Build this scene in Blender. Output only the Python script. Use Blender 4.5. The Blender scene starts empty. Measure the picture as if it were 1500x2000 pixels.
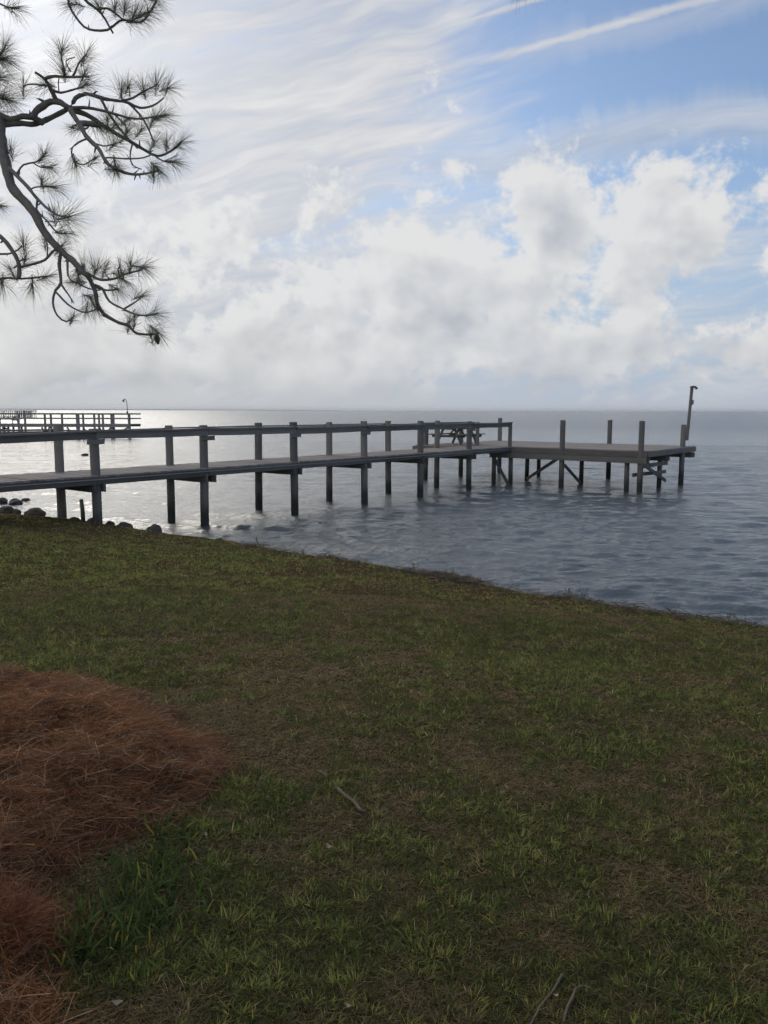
import bpy, bmesh, math, random
import numpy as np
from math import sin, cos, tan, atan, atan2, asin, radians, degrees, pi, exp, sqrt
from mathutils import Vector, Matrix

random.seed(7)
RNG = np.random.default_rng(11)
SC = bpy.context.scene
COL = SC.collection

# ------------------------------------------------------------------ camera
FPX, EYE = 1550.0, 2.9                      # focal length in photo pixels, eye height over the water (m)
PITCH, ROLL = atan(198.5 / FPX), radians(0.12)

def ray(u, v):
    """unit direction of a photo pixel (1500 x 2000)"""
    x, y = u - 750.0, 1000.0 - v
    c, s = cos(ROLL), sin(ROLL)
    x, y = c * x - s * y, s * x + c * y
    cp, sp = cos(PITCH), sin(PITCH)
    return Vector((x, FPX * cp + y * sp, -FPX * sp + y * cp)).normalized()

def at_z(u, v, z):
    d = ray(u, v)
    return Vector((0, 0, EYE)) + d * ((z - EYE) / d.z)

def at_y(u, v, y):
    d = ray(u, v)
    return Vector((0, 0, EYE)) + d * (y / d.y)

cam_d = bpy.data.cameras.new('camera')
cam = bpy.data.objects.new('camera', cam_d)
COL.objects.link(cam)
cam_d.sensor_fit = 'VERTICAL'
cam_d.sensor_height = 24.0
cam_d.sensor_width = 18.0
cam_d.lens = FPX / 2000.0 * 24.0
cam_d.clip_start, cam_d.clip_end = 0.05, 40000.0
c_, s_ = cos(ROLL), sin(ROLL)
cp_, sp_ = cos(PITCH), sin(PITCH)
right = Vector((c_, s_ * sp_, s_ * cp_))
fwd = Vector((0, cp_, -sp_))
up = right.cross(fwd)
cam.matrix_world = Matrix(((right.x, up.x, -fwd.x, 0), (right.y, up.y, -fwd.y, 0),
                           (right.z, up.z, -fwd.z, EYE), (0, 0, 0, 1)))
SC.camera = cam

# ------------------------------------------------------------------ sun, exposure
SUN_AZ, SUN_EL = radians(-24.0), radians(24.0)      # to the upper left, behind thin cloud
SUN_DIR = Vector((sin(SUN_AZ) * cos(SUN_EL), cos(SUN_AZ) * cos(SUN_EL), sin(SUN_EL)))
sun_d = bpy.data.lights.new('sun', 'SUN')
sun_d.energy, sun_d.angle, sun_d.color = 0.6, radians(26), (1.0, 0.93, 0.82)
sun = bpy.data.objects.new('sun', sun_d)
COL.objects.link(sun)
sun.location = SUN_DIR * 60
sun.rotation_euler = SUN_DIR.to_track_quat('Z', 'Y').to_euler()

vs = SC.view_settings
vs.view_transform, vs.look, vs.gamma, vs.exposure = 'Standard', 'None', 1.0, 0.54
vs.use_curve_mapping = False
SC.cycles.use_denoising = True
SC.cycles.use_adaptive_sampling = True
SC.cycles.adaptive_threshold = 0.03
SC.cycles.max_bounces = 6
SC.cycles.transparent_max_bounces = 8

# ------------------------------------------------------------------ node expressions
class X:
    """a socket with arithmetic"""
    def __init__(self, nt, s): self.nt, self.s = nt, s
    def _m(self, op, *o, clamp=False):
        n = self.nt.nodes.new('ShaderNodeMath'); n.operation = op; n.use_clamp = clamp
        for i, q in enumerate((self,) + o):
            if isinstance(q, X): self.nt.links.new(q.s, n.inputs[i])
            else: n.inputs[i].default_value = q
        return X(self.nt, n.outputs[0])
    def __add__(self, o): return self._m('ADD', o)
    __radd__ = __add__
    def __sub__(self, o): return self._m('SUBTRACT', o)
    def __rsub__(self, o): return (self * -1.0) + o
    def __mul__(self, o): return self._m('MULTIPLY', o)
    __rmul__ = __mul__
    def __truediv__(self, o): return self._m('DIVIDE', o)
    def max(self, o): return self._m('MAXIMUM', o)
    def min(self, o): return self._m('MINIMUM', o)
    def smax(self, o, k): return self._m('SMOOTH_MAX', o, k)
    def abs(self): return self._m('ABSOLUTE')
    def pow(self, o): return self._m('POWER', o)
    def exp(self): return self._m('EXPONENT')
    def sat(self): return self._m('ADD', 0.0, clamp=True)
    def step(self, a, b):
        n = self.nt.nodes.new('ShaderNodeMapRange'); n.interpolation_type = 'SMOOTHSTEP'
        self.nt.links.new(self.s, n.inputs[0])
        n.inputs[1].default_value, n.inputs[2].default_value = min(a, b), max(a, b)
        r = X(self.nt, n.outputs[0])
        return r if a < b else 1.0 - r

def vop(nt, op, a, b=None):
    n = nt.nodes.new('ShaderNodeVectorMath'); n.operation = op
    for i, q in enumerate((a, b)):
        if q is None: continue
        if isinstance(q, X): nt.links.new(q.s, n.inputs[i])
        else: n.inputs[i].default_value = q
    return X(nt, n.outputs[1] if op in ('DOT_PRODUCT', 'LENGTH') else n.outputs[0])

def comb(nt, x, y, z):
    n = nt.nodes.new('ShaderNodeCombineXYZ')
    for i, q in enumerate((x, y, z)):
        if isinstance(q, X): nt.links.new(q.s, n.inputs[i])
        else: n.inputs[i].default_value = q
    return X(nt, n.outputs[0])

def noise(nt, vec, scale, detail=4, rough=0.55, dist=0.0):
    n = nt.nodes.new('ShaderNodeTexNoise')
    nt.links.new(vec.s, n.inputs['Vector'])
    n.inputs['Scale'].default_value = scale
    n.inputs['Detail'].default_value = detail
    n.inputs['Roughness'].default_value = rough
    n.inputs['Distortion'].default_value = dist
    return X(nt, n.outputs['Fac'])

def mixc(nt, f, a, b):
    n = nt.nodes.new('ShaderNodeMix'); n.data_type = 'RGBA'
    if isinstance(f, X): nt.links.new(f.s, n.inputs[0])
    else: n.inputs[0].default_value = f
    for i, q in ((6, a), (7, b)):
        if isinstance(q, X): nt.links.new(q.s, n.inputs[i])
        else: n.inputs[i].default_value = (*q, 1.0)
    return X(nt, n.outputs[2])

# ------------------------------------------------------------------ sky
def azel(u, v):
    r = ray(u, v)
    return degrees(atan2(r.x, r.y)), degrees(asin(r.z))

def build_world():
    w = bpy.data.worlds.new('World'); SC.world = w; w.use_nodes = True
    nt = w.node_tree; nt.nodes.clear()
    out = nt.nodes.new('ShaderNodeOutputWorld')
    bg = nt.nodes.new('ShaderNodeBackground')
    bg.inputs['Strength'].default_value = 0.1
    sky = nt.nodes.new('ShaderNodeTexSky'); sky.sky_type = 'NISHITA'
    sky.sun_disc = False
    sky.sun_elevation, sky.sun_rotation = SUN_EL, SUN_AZ
    sky.air_density, sky.dust_density, sky.ozone_density = 1.0, 0.6, 2.0
    tc = nt.nodes.new('ShaderNodeTexCoord')
    D = vop(nt, 'NORMALIZE', X(nt, tc.outputs['Generated']))
    sep = nt.nodes.new('ShaderNodeSeparateXYZ'); nt.links.new(D.s, sep.inputs[0])
    dx, dy, dz = (X(nt, sep.outputs[i]) for i in range(3))
    az = dx._m('ARCTAN2', dy) * (180 / pi)
    el = dz._m('ARCSINE') * (180 / pi)
    P = comb(nt, az, el, 0.0)
    sunang = vop(nt, 'DOT_PRODUCT', D, tuple(SUN_DIR)).min(0.99999)._m('ARCCOSINE') * (180 / pi)
    glow = (sunang * sunang * (-1.0 / 45.0)).exp() * 0.28 + (sunang * (-1.0 / 15.0)).exp() * 0.20

    # a warped direction for wispy edges
    wn = nt.nodes.new('ShaderNodeTexNoise'); nt.links.new(D.s, wn.inputs['Vector'])
    wn.inputs['Scale'].default_value = 8.0; wn.inputs['Detail'].default_value = 1
    warp = vop(nt, 'SCALE', vop(nt, 'SUBTRACT', X(nt, wn.outputs['Color']), (0.5, 0.5, 0.5)))
    warp.s.node.inputs['Scale'].default_value = 0.05
    DW = vop(nt, 'ADD', D, warp)
    big = noise(nt, D, 3.6, 1, 0.5)

    # ---- high thin cloud: streaks that follow the contrails
    def circle(p, q):
        a, b = ray(*p), ray(*q)
        return a.cross(b).normalized(), (b - a).normalized()
    n1, t1 = circle((800, 160), (1370, 0))
    sp_ = vop(nt, 'DOT_PRODUCT', DW, tuple(n1)); sa = vop(nt, 'DOT_PRODUCT', DW, tuple(t1))
    streak = noise(nt, comb(nt, sa * 3.2, sp_ * 20.0, 3.1), 1.0, 4, 0.62)
    fine = noise(nt, comb(nt, sa * 12.0, sp_ * 75.0, 8.3), 1.0, 2, 0.6)
    left = (az * -1.0).step(-15.0, 12.0)             # the veil thickens towards the sun
    high = el.step(10.0, 17.0)
    cir = (streak * 1.7 + fine * 0.55 + left * 0.75 + (big - 0.5) * 0.9 - 0.93 - high * az.step(4.0, 16.0) * 0.40).step(0.0, 0.95)

    # ---- contrails
    frag = noise(nt, comb(nt, sa * 55.0, 1.7, 0.0), 1.0, 2, 0.6)
    def trail(p, q, width, soft, a0, a1, warped):
        n, t = circle(p, q)
        dd = vop(nt, 'DOT_PRODUCT', DW if warped else D, tuple(n)).abs()
        al = vop(nt, 'DOT_PRODUCT', D, tuple(t))
        s0, s1 = ray(*p).dot(t), ray(*q).dot(t)
        k = (al - s0) / (s1 - s0)
        wid = frag * (width * 1.3) + width * 0.35
        return (1.0 - (dd / wid).step(1.0 - soft, 1.0 + soft)) * k.step(a0, a1)
    k1 = trail((800, 160), (1370, 0), 0.0040, 1.0, 0.02, 0.45, False) * 0.9
    k1h = trail((780, 172), (1370, 18), 0.014, 0.95, 0.1, 0.6, True) * 0.33
    k2 = trail((430, 190), (1010, 10), 0.0024, 0.95, 0.0, 0.8, False) * 0.9
    k3 = trail((560, 362), (1500, 234), 0.020, 0.95, -0.2, 0.45, True) * 0.62
    k4 = trail((560, 365), (1000, 300), 0.0055, 0.95, -0.3, 0.25, False) * 0.65
    cir = cir.max(k1).max(k1h).max(k2).max(k3).max(k4)

    # ---- low heaped cloud
    bl = [(840, 380, 120, 110, .62), (780, 560, 170, 150, .86), (930, 480, 120, 120, .86), (1090, 440, 110, 125, 1.0),
          (1010, 570, 190, 110, 1.0), (1290, 390, 110, 90, .86), (1360, 470, 90, 120, .92), (1240, 560, 140, 110, .80),
          (1520, 480, 60, 120, .75), (900, 670, 330, 90, 1.0), (600, 560, 200, 150, .66), (600, 690, 330, 100, .95),
          (1160, 690, 260, 75, 1.0), (1430, 700, 200, 85, 1.0), (200, 690, 330, 100, .9),
          (150, 520, 330, 120, .72), (430, 480, 150, 90, .62), (1620, 700, 160, 90, .95)]
    f = None
    for (u, v, ru, rv, g) in bl:
        a0, e0 = azel(u, v)
        k = degrees(1 / FPX)
        d = vop(nt, 'LENGTH', vop(nt, 'MULTIPLY', vop(nt, 'SUBTRACT', P, (a0, e0, 0.0)), (1 / (ru * k), 1 / (rv * k), 0.0)))
        e = (1.0 - d * 0.62) * g
        f = e if f is None else f.smax(e, 0.14)
    # beyond the picture the heaps go on as broken cumulus low over the horizon
    gen = big * 1.6 - 0.40 - (el - 7.0).abs() * 0.035
    off = az.abs().step(27.0, 34.0)
    f = (f * (1.0 - off) + gen * off).max(-0.6)
    DS = vop(nt, 'MULTIPLY', D, (1.0, 1.0, 1.2))
    puff = noise(nt, DS, 9.5, 4, 0.56)
    puff2 = noise(nt, vop(nt, 'ADD', DS, warp), 46.0, 4, 0.62)
    dens = f + (puff - 0.5) * 1.9 + (puff2 - 0.5) * 0.95 - 0.25
    cov = dens.step(0.0, 0.36)
    # same field a little towards the sun: tops and sun-side edges catch the light
    puffs = noise(nt, vop(nt, 'ADD', DS, (-0.014, 0.0, 0.024)), 9.5, 3, 0.56)
    rim = (puff - puffs) * 4.6 + (puff2 - 0.5) * 1.0
    core = dens.step(0.25, 1.1)
    # grey flat undersides of the band over the sea
    base = (1.0 - el.step(1.2, 3.2)) * 0.75 + (1.0 - el.step(2.0, 12.0)) * 0.30
    shade = (core * 0.50 + base * 0.55 - rim * 0.58 + 0.02).sat()
    right_ = az.step(-22.0, 12.0)
    lit = mixc(nt, big, (5.1, 5.2, 5.4), (5.6, 5.5, 5.35))
    dark = mixc(nt, right_, (3.15, 3.25, 3.35), (2.75, 3.0, 3.45))
    ccol = mixc(nt, shade, lit, dark)
    gl = vop(nt, 'SCALE', ccol); nt.links.new((glow + 0.96).s, gl.s.node.inputs['Scale'])
    hcol = vop(nt, 'SCALE', mixc(nt, (fine * 1.0 + streak * 1.6 - 0.72).sat(), (2.9, 3.2, 3.85), (5.35, 5.3, 5.3)))
    nt.links.new((glow + 0.95).s, hcol.s.node.inputs['Scale'])

    skym = mixc(nt, el.step(20.0, 1.0) * 0.9, vop(nt, 'MULTIPLY', X(nt, sky.outputs[0]), (0.66, 0.71, 0.78)), (2.4, 3.25, 4.5))
    veil = (cir * 0.95 + 0.05).max((1.0 - sunang.step(8.0, 26.0)) * 0.85)
    c1 = mixc(nt, veil * 0.97, skym, hcol)
    c2 = mixc(nt, cov * 0.97, c1, gl)
    # pale bank of air just over the sea
    hz = (el.abs() * (-1.0 / 1.6)).exp() * 0.8 + (1.0 - el.step(1.0, 9.0)) * 0.15
    c3 = mixc(nt, hz.min(0.92), c2, mixc(nt, az.step(-25.0, 22.0), (3.9, 4.0, 4.1), (3.4, 3.65, 4.1)))
    nt.links.new(c3.s, bg.inputs['Color'])
    nt.links.new(bg.outputs[0], out.inputs['Surface'])
    w.cycles.sampling_method = 'MANUAL'
    w.cycles.sample_map_resolution = 512
build_world()

# ------------------------------------------------------------------ materials
def new_mat(name):
    m = bpy.data.materials.new(name); m.use_nodes = True
    nt = m.node_tree
    b = nt.nodes['Principled BSDF']
    return m, nt, b

def wood(name, dark, light, grain=1.0, wet=False, rough=0.85):
    """weathered timber; grain runs along the board's own x"""
    m, nt, b = new_mat(name)
    tc = nt.nodes.new('ShaderNodeTexCoord')
    oi = nt.nodes.new('ShaderNodeObjectInfo')
    rnd = X(nt, oi.outputs['Random'])
    o = X(nt, tc.outputs['Object'])
    o = vop(nt, 'ADD', o, comb(nt, rnd * 37.0, rnd * 11.0, rnd * 5.0))
    g = noise(nt, vop(nt, 'MULTIPLY', o, (1.6, 26.0, 26.0)), 1.0, 5, 0.65, 0.3)
    bl = noise(nt, vop(nt, 'MULTIPLY', o, (1.2, 3.5, 3.5)), 1.0, 4, 0.6)
    f = (g * 0.75 * grain + bl * 0.6 + rnd * 0.5 - 0.55).sat()
    c = mixc(nt, f, dark, light)
    crack = (noise(nt, vop(nt, 'MULTIPLY', o, (1.0, 60.0, 60.0)), 1.0, 3, 0.6)).step(0.63, 0.70)
    c = mixc(nt, crack * 0.6, c, tuple(q * 0.35 for q in dark))
    if wet:
        geo = nt.nodes.new('ShaderNodeNewGeometry')
        sp = nt.nodes.new('ShaderNodeSeparateXYZ'); nt.links.new(geo.outputs['Position'], sp.inputs[0])
        z = X(nt, sp.outputs[2]) + (bl - 0.5) * 0.5
        c = mixc(nt, (1.0 - z.step(0.25, 0.75)) * 0.75, c, (0.022, 0.024, 0.02))
    nt.links.new(c.s, b.inputs['Base Color'])
    b.inputs['Roughness'].default_value = rough
    b.inputs['Specular IOR Level'].default_value = 0.12
    bp = nt.nodes.new('ShaderNodeBump'); bp.inputs['Strength'].default_value = 0.5; bp.inputs['Distance'].default_value = 0.006
    nt.links.new((g - crack * 0.5).s, bp.inputs['Height']); nt.links.new(bp.outputs[0], b.inputs['Normal'])
    return m

M_PILE = wood('weathered_pile', (0.135, 0.128, 0.118), (0.34, 0.315, 0.28), wet=True)
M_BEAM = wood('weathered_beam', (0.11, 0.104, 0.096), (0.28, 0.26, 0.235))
M_RAIL = wood('weathered_rail', (0.155, 0.148, 0.138), (0.37, 0.345, 0.31))
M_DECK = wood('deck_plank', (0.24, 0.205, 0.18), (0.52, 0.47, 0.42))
M_FAR = wood('far_timber', (0.22, 0.215, 0.20), (0.44, 0.42, 0.395))

def plain(name, col, rough=0.6, metal=0.0, var=0.25, scale=8.0):
    m, nt, b = new_mat(name)
    tc = nt.nodes.new('ShaderNodeTexCoord')
    n = noise(nt, X(nt, tc.outputs['Object']), scale, 4, 0.6)
    c = mixc(nt, n, tuple(q * (1 - var) for q in col), tuple(min(1, q * (1 + var)) for q in col))
    nt.links.new(c.s, b.inputs['Base Color'])
    b.inputs['Roughness'].default_value, b.inputs['Metallic'].default_value = rough, metal
    return m

M_METAL = plain('lamp_metal', (0.16, 0.17, 0.18), 0.45, 0.6)
M_PVC = plain('grey_conduit', (0.36, 0.35, 0.33), 0.8)
M_LENS = plain('lamp_glass', (0.35, 0.36, 0.36), 0.2)
M_FARSHORE = plain('far_shore', (0.05, 0.065, 0.06), 0.9, scale=0.01)

def rock_mat():
    m, nt, b = new_mat('rock')
    tc = nt.nodes.new('ShaderNodeTexCoord')
    oi = nt.nodes.new('ShaderNodeObjectInfo'); rnd = X(nt, oi.outputs['Random'])
    o = vop(nt, 'ADD', X(nt, tc.outputs['Object']), comb(nt, rnd * 9.0, rnd * 3.0, 0.0))
    n = noise(nt, o, 6.0, 8, 0.65); n2 = noise(nt, o, 30.0, 5, 0.7)
    geo = nt.nodes.new('ShaderNodeNewGeometry')
    sp = nt.nodes.new('ShaderNodeSeparateXYZ'); nt.links.new(geo.outputs['Position'], sp.inputs[0])
    c = mixc(nt, (n * 0.8 + n2 * 0.5 + rnd * 0.3 - 0.4).sat(), (0.045, 0.040, 0.034), (0.15, 0.135, 0.115))
    wet = 1.0 - (X(nt, sp.outputs[2]) + (n - 0.5) * 0.12).step(0.08, 0.22)
    c = mixc(nt, wet * 0.7, c, (0.03, 0.03, 0.027))
    nt.links.new(c.s, b.inputs['Base Color'])
    nt.links.new((0.85 - wet * 0.4).s, b.inputs['Roughness'])
    bp = nt.nodes.new('ShaderNodeBump'); bp.inputs['Strength'].default_value = 0.7; bp.inputs['Distance'].default_value = 0.02
    nt.links.new((n + n2 * 0.4).s, bp.inputs['Height']); nt.links.new(bp.outputs[0], b.inputs['Normal'])
    return m
M_ROCK = rock_mat()

def blade_mat(name, trans=0.35, rough=0.55):
    """thin plant matter coloured by its own 'tone' attribute"""
    m, nt, b = new_mat(name)
    at = nt.nodes.new('ShaderNodeAttribute'); at.attribute_name = 'tone'
    nt.links.new(at.outputs['Color'], b.inputs['Base Color'])
    b.inputs['Roughness'].default_value = rough
    b.inputs['Specular IOR Level'].default_value = 0.25
    tr = nt.nodes.new('ShaderNodeBsdfTranslucent'); nt.links.new(at.outputs['Color'], tr.inputs['Color'])
    mx = nt.nodes.new('ShaderNodeMixShader'); mx.inputs[0].default_value = trans
    nt.links.new(b.outputs[0], mx.inputs[1]); nt.links.new(tr.outputs[0], mx.inputs[2])
    nt.links.new(mx.outputs[0], nt.nodes['Material Output'].inputs['Surface'])
    return m
M_GRASS = blade_mat('grass_blade', 0.5)
M_STRAW = blade_mat('pine_straw', 0.15, 0.6)
M_NEEDLE = blade_mat('pine_needle', 0.5, 0.4)

def bark_mat():
    m, nt, b = new_mat('pine_bark')
    tc = nt.nodes.new('ShaderNodeTexCoord'); o = X(nt, tc.outputs['Object'])
    v = nt.nodes.new('ShaderNodeTexVoronoi'); v.inputs['Scale'].default_value = 14.0
    nt.links.new(vop(nt, 'MULTIPLY', o, (1.0, 1.0, 0.5)).s, v.inputs['Vector'])
    n = noise(nt, o, 25.0, 5, 0.6)
    c = mixc(nt, n, (0.14, 0.125, 0.11), (0.34, 0.31, 0.27))
    nt.links.new(c.s, b.inputs['Base Color']); b.inputs['Roughness'].default_value = 0.9
    bp = nt.nodes.new('ShaderNodeBump'); bp.inputs['Strength'].default_value = 0.8; bp.inputs['Distance'].default_value = 0.015
    nt.links.new((X(nt, v.outputs['Distance']) + n * 0.4).s, bp.inputs['Height']); nt.links.new(bp.outputs[0], b.inputs['Normal'])
    return m
M_BARK = bark_mat()
M_TWIG = plain('grey_twig', (0.16, 0.120, 0.085), 0.95, scale=60.0, var=0.4)
M_LEAF = plain('dead_leaf', (0.30, 0.23, 0.15), 0.7, scale=30.0, var=0.4)
M_SPROUT = plain('sprout_leaf', (0.09, 0.11, 0.05), 0.6, scale=20.0)

# ------------------------------------------------------------------ helpers
def link(name, me, mat=None, parent=None):
    o = bpy.data.objects.new(name, me)
    if mat: me.materials.append(mat)
    COL.objects.link(o)
    if parent: o.parent = parent
    return o

def empty(name, loc=(0, 0, 0)):
    o = bpy.data.objects.new(name, None); COL.objects.link(o); o.location = loc
    o.empty_display_size = 0.2
    return o

def tag(o, label=None, cat=None, group=None, kind=None):
    for k, q in (('label', label), ('category', cat), ('group', group), ('kind', kind)):
        if q: o[k] = q
    return o

def mesh_np(name, verts, faces):
    """verts (n,3); faces: list of (m,k) integer arrays"""
    me = bpy.data.meshes.new(name)
    verts = np.asarray(verts, np.float32)
    me.vertices.add(len(verts)); me.vertices.foreach_set('co', verts.ravel())
    idx = np.concatenate([f.ravel() for f in faces]).astype(np.int32)
    tot = np.concatenate([np.full(len(f), f.shape[1], np.int32) for f in faces])
    st = np.concatenate([[0], np.cumsum(tot)[:-1]]).astype(np.int32)
    me.loops.add(len(idx)); me.loops.foreach_set('vertex_index', idx)
    me.polygons.add(len(tot)); me.polygons.foreach_set('loop_start', st); me.polygons.foreach_set('loop_total', tot)
    me.update(calc_edges=True)
    return me

def set_tone(me, cols):
    a = me.color_attributes.new('tone', 'FLOAT_COLOR', 'POINT')
    c = np.ones((len(cols), 4), np.float32); c[:, :3] = cols
    a.data.foreach_set('color', c.ravel())

def smooth(me):
    me.polygons.foreach_set('use_smooth', np.ones(len(me.polygons), bool))

_box_cache = {}
def box_mesh(L, w, h, bev=0.006):
    key = (round(L, 2), round(w, 3), round(h, 3), bev)
    if key in _box_cache: return _box_cache[key]
    bm = bmesh.new()
    bmesh.ops.create_cube(bm, size=1.0)
    for v in bm.verts: v.co = (v.co.x * L, v.co.y * w, v.co.z * h)
    if bev:
        bmesh.ops.bevel(bm, geom=list(bm.edges), offset=bev, segments=1, affect='EDGES')
    me = bpy.data.meshes.new('board'); bm.to_mesh(me); bm.free()
    _box_cache[key] = me
    return me

def board(name, p0, p1, w, h, mat, parent, roll=0.0, bev=0.006):
    """a timber from p0 to p1 (its own x), w across, h high"""
    p0, p1 = Vector(p0), Vector(p1)
    d = p1 - p0; L = d.length; x = d / L
    z = Vector((0, 0, 1)) if abs(x.z) < 0.99 else Vector((0, 1, 0))
    y = z.cross(x).normalized(); z = x.cross(y)
    me = box_mesh(L, w, h, bev)
    if not me.materials: me.materials.append(mat)
    elif me.materials[0] != mat:
        me = me.copy(); me.materials.clear(); me.materials.append(mat)
    o = bpy.data.objects.new(name, me); COL.objects.link(o)
    c = (p0 + p1) / 2
    R = Matrix(((x.x, y.x, z.x, c.x), (x.y, y.y, z.y, c.y), (x.z, y.z, z.z, c.z), (0, 0, 0, 1)))
    if roll: R = R @ Matrix.Rotation(roll, 4, 'X')
    if parent:
        o.parent = parent
        R = Matrix.Translation(-parent.location) @ R
    o.matrix_local = R
    return o

def bent_board(name, p0, p1, w, h, mat, parent, sag, seed):
    """a long timber that has sagged and warped a little"""
    g = random.Random(seed)
    p0, p1 = Vector(p0), Vector(p1)
    d = p1 - p0; L = d.length; x = d / L
    y = Vector((0, 0, 1)).cross(x).normalized(); z = x.cross(y)
    n = 8; V, Fc = [], []
    a1, a2, tw = g.uniform(-.008, .008), g.uniform(-.006, .006), g.uniform(-.10, .10)
    for i in range(n + 1):
        t = i / n
        dz = -sag * sin(pi * t) + a1 * sin(2 * pi * t); dy = a2 * sin(pi * t) + a1 * .5 * sin(3 * pi * t)
        c, s = cos(tw * (t - .5)), sin(tw * (t - .5))
        e = .004
        for (q, r) in ((-w / 2 + e, -h / 2), (w / 2 - e, -h / 2), (w / 2, -h / 2 + e), (w / 2, h / 2 - e), (w / 2 - e, h / 2), (-w / 2 + e, h / 2), (-w / 2, h / 2 - e), (-w / 2, -h / 2 + e)):
            V.append((L * (t - .5), c * q - s * r + dy, s * q + c * r + dz))
        if i:
            for k in range(8): Fc.append(((i - 1) * 8 + k, (i - 1) * 8 + (k + 1) % 8, i * 8 + (k + 1) % 8, i * 8 + k))
    Fc += [tuple(range(8))[::-1], tuple(range(n * 8, n * 8 + 8))]
    me = bpy.data.meshes.new(name); me.from_pydata(V, [], Fc); me.update()
    o = link(name, me, mat, parent)
    c = (p0 + p1) / 2
    o.matrix_local = Matrix.Translation(-parent.location) @ Matrix(((x.x, y.x, z.x, c.x), (x.y, y.y, z.y, c.y), (x.z, y.z, z.z, c.z), (0, 0, 0, 1)))
    return o

def tube_data(pts, rads, sides=8, jitter=0.0, seed=0):
    pts = [Vector(p) for p in pts]
    rr = random.Random(seed)
    V, Fq = [], []
    ref = Vector((0.3, 0.2, 0.93)).normalized()
    n = len(pts)
    for i, p in enumerate(pts):
        t = (pts[min(i + 1, n - 1)] - pts[max(i - 1, 0)]).normalized()
        if abs(t.dot(ref)) > 0.97: ref = Vector((0.9, 0.3, 0.1)).normalized()
        a = t.cross(ref).normalized(); b = t.cross(a)
        for k in range(sides):
            q = 2 * pi * k / sides
            r = rads[i] * (1 + rr.uniform(-jitter, jitter))
            V.append(p + a * (r * cos(q)) + b * (r * sin(q)))
        if i:
            for k in range(sides):
                Fq.append(((i - 1) * sides + k, (i - 1) * sides + (k + 1) % sides, i * sides + (k + 1) % sides, i * sides + k))
    V.append(pts[0]); V.append(pts[-1])
    e0, e1 = len(V) - 2, len(V) - 1
    T = [(e0, (k + 1) % sides, k) for k in range(sides)] + [(e1, (n - 1) * sides + k, (n - 1) * sides + (k + 1) % sides) for k in range(sides)]
    return V, Fq + T

def tube(name, pts, rads, mat, parent=None, sides=8, jitter=0.0, seed=0, origin=None):
    V, Fc = tube_data(pts, rads, sides, jitter, seed)
    o0 = Vector(origin) if origin is not None else (parent.location if parent else Vector((0, 0, 0)))
    me = bpy.data.meshes.new(name)
    me.from_pydata([tuple(v - o0) for v in V], [], Fc); me.update(); smooth(me)
    o = link(name, me, mat, parent)
    if not parent: o.location = o0
    return o

def spline(pts, step):
    """Catmull-Rom through pts (list of Vectors or tuples), resampled about every step"""
    P = [np.array(p, float) for p in pts]
    P = [2 * P[0] - P[1]] + P + [2 * P[-1] - P[-2]]
    out = []
    for i in range(1, len(P) - 2):
        n = max(2, int(np.linalg.norm(P[i + 1] - P[i]) / step))
        for k in range(n):
            t = k / n
            out.append(0.5 * ((2 * P[i]) + (-P[i - 1] + P[i + 1]) * t + (2 * P[i - 1] - 5 * P[i] + 4 * P[i + 1] - P[i + 2]) * t * t
                              + (-P[i - 1] + 3 * P[i] - 3 * P[i + 1] + P[i + 2]) * t ** 3))
    out.append(P[-2])
    return out

# ---- value noise in numpy
_perm = np.random.default_rng(5).random((256, 256))
def vnoise(x, y, scale, seed=0):
    x = np.asarray(x) * scale + seed * 17.3; y = np.asarray(y) * scale + seed * 9.7
    xi, yi = np.floor(x).astype(int), np.floor(y).astype(int)
    fx, fy = x - xi, y - yi
    fx, fy = fx * fx * (3 - 2 * fx), fy * fy * (3 - 2 * fy)
    g = lambda a, b: _perm[a % 256, b % 256]
    return (g(xi, yi) * (1 - fx) + g(xi + 1, yi) * fx) * (1 - fy) + (g(xi, yi + 1) * (1 - fx) + g(xi + 1, yi + 1) * fx) * fy
def fbm(x, y, scale, seed=0, oct=4):
    s, a, tot = 0, 1.0, 0
    for k in range(oct):
        s = s + a * vnoise(x, y, scale * 2 ** k, seed + k * 3); tot += a; a *= 0.55
    return s / tot

# ------------------------------------------------------------------ terrain
SH_N = np.array((0.565, 0.825)); SH_N /= np.linalg.norm(SH_N)    # towards the water
SH_T = np.array((SH_N[1], -SH_N[0]))                               # along the shore, to the right
edge_px = [(-250, 972, .62), (0, 1000, .60), (120, 1011, .58), (220, 1027, .52), (320, 1041, .46), (440, 1058, .42), (520, 1070, .42), (600, 1082, .42),
           (800, 1112, .44), (1000, 1150, .44), (1200, 1185, .44), (1400, 1211, .44), (1500, 1224, .44), (1800, 1275, .44)]
_et, _es, _ez = [], [], []
for (u, v, z) in edge_px:
    p = at_z(u, v, z); q = np.array((p.x, p.y))
    _et.append(q @ SH_T); _es.append(q @ SH_N); _ez.append(z)
_o = np.argsort(_et); _et, _es, _ez = (np.array(a)[_o] for a in (_et, _es, _ez))

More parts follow.
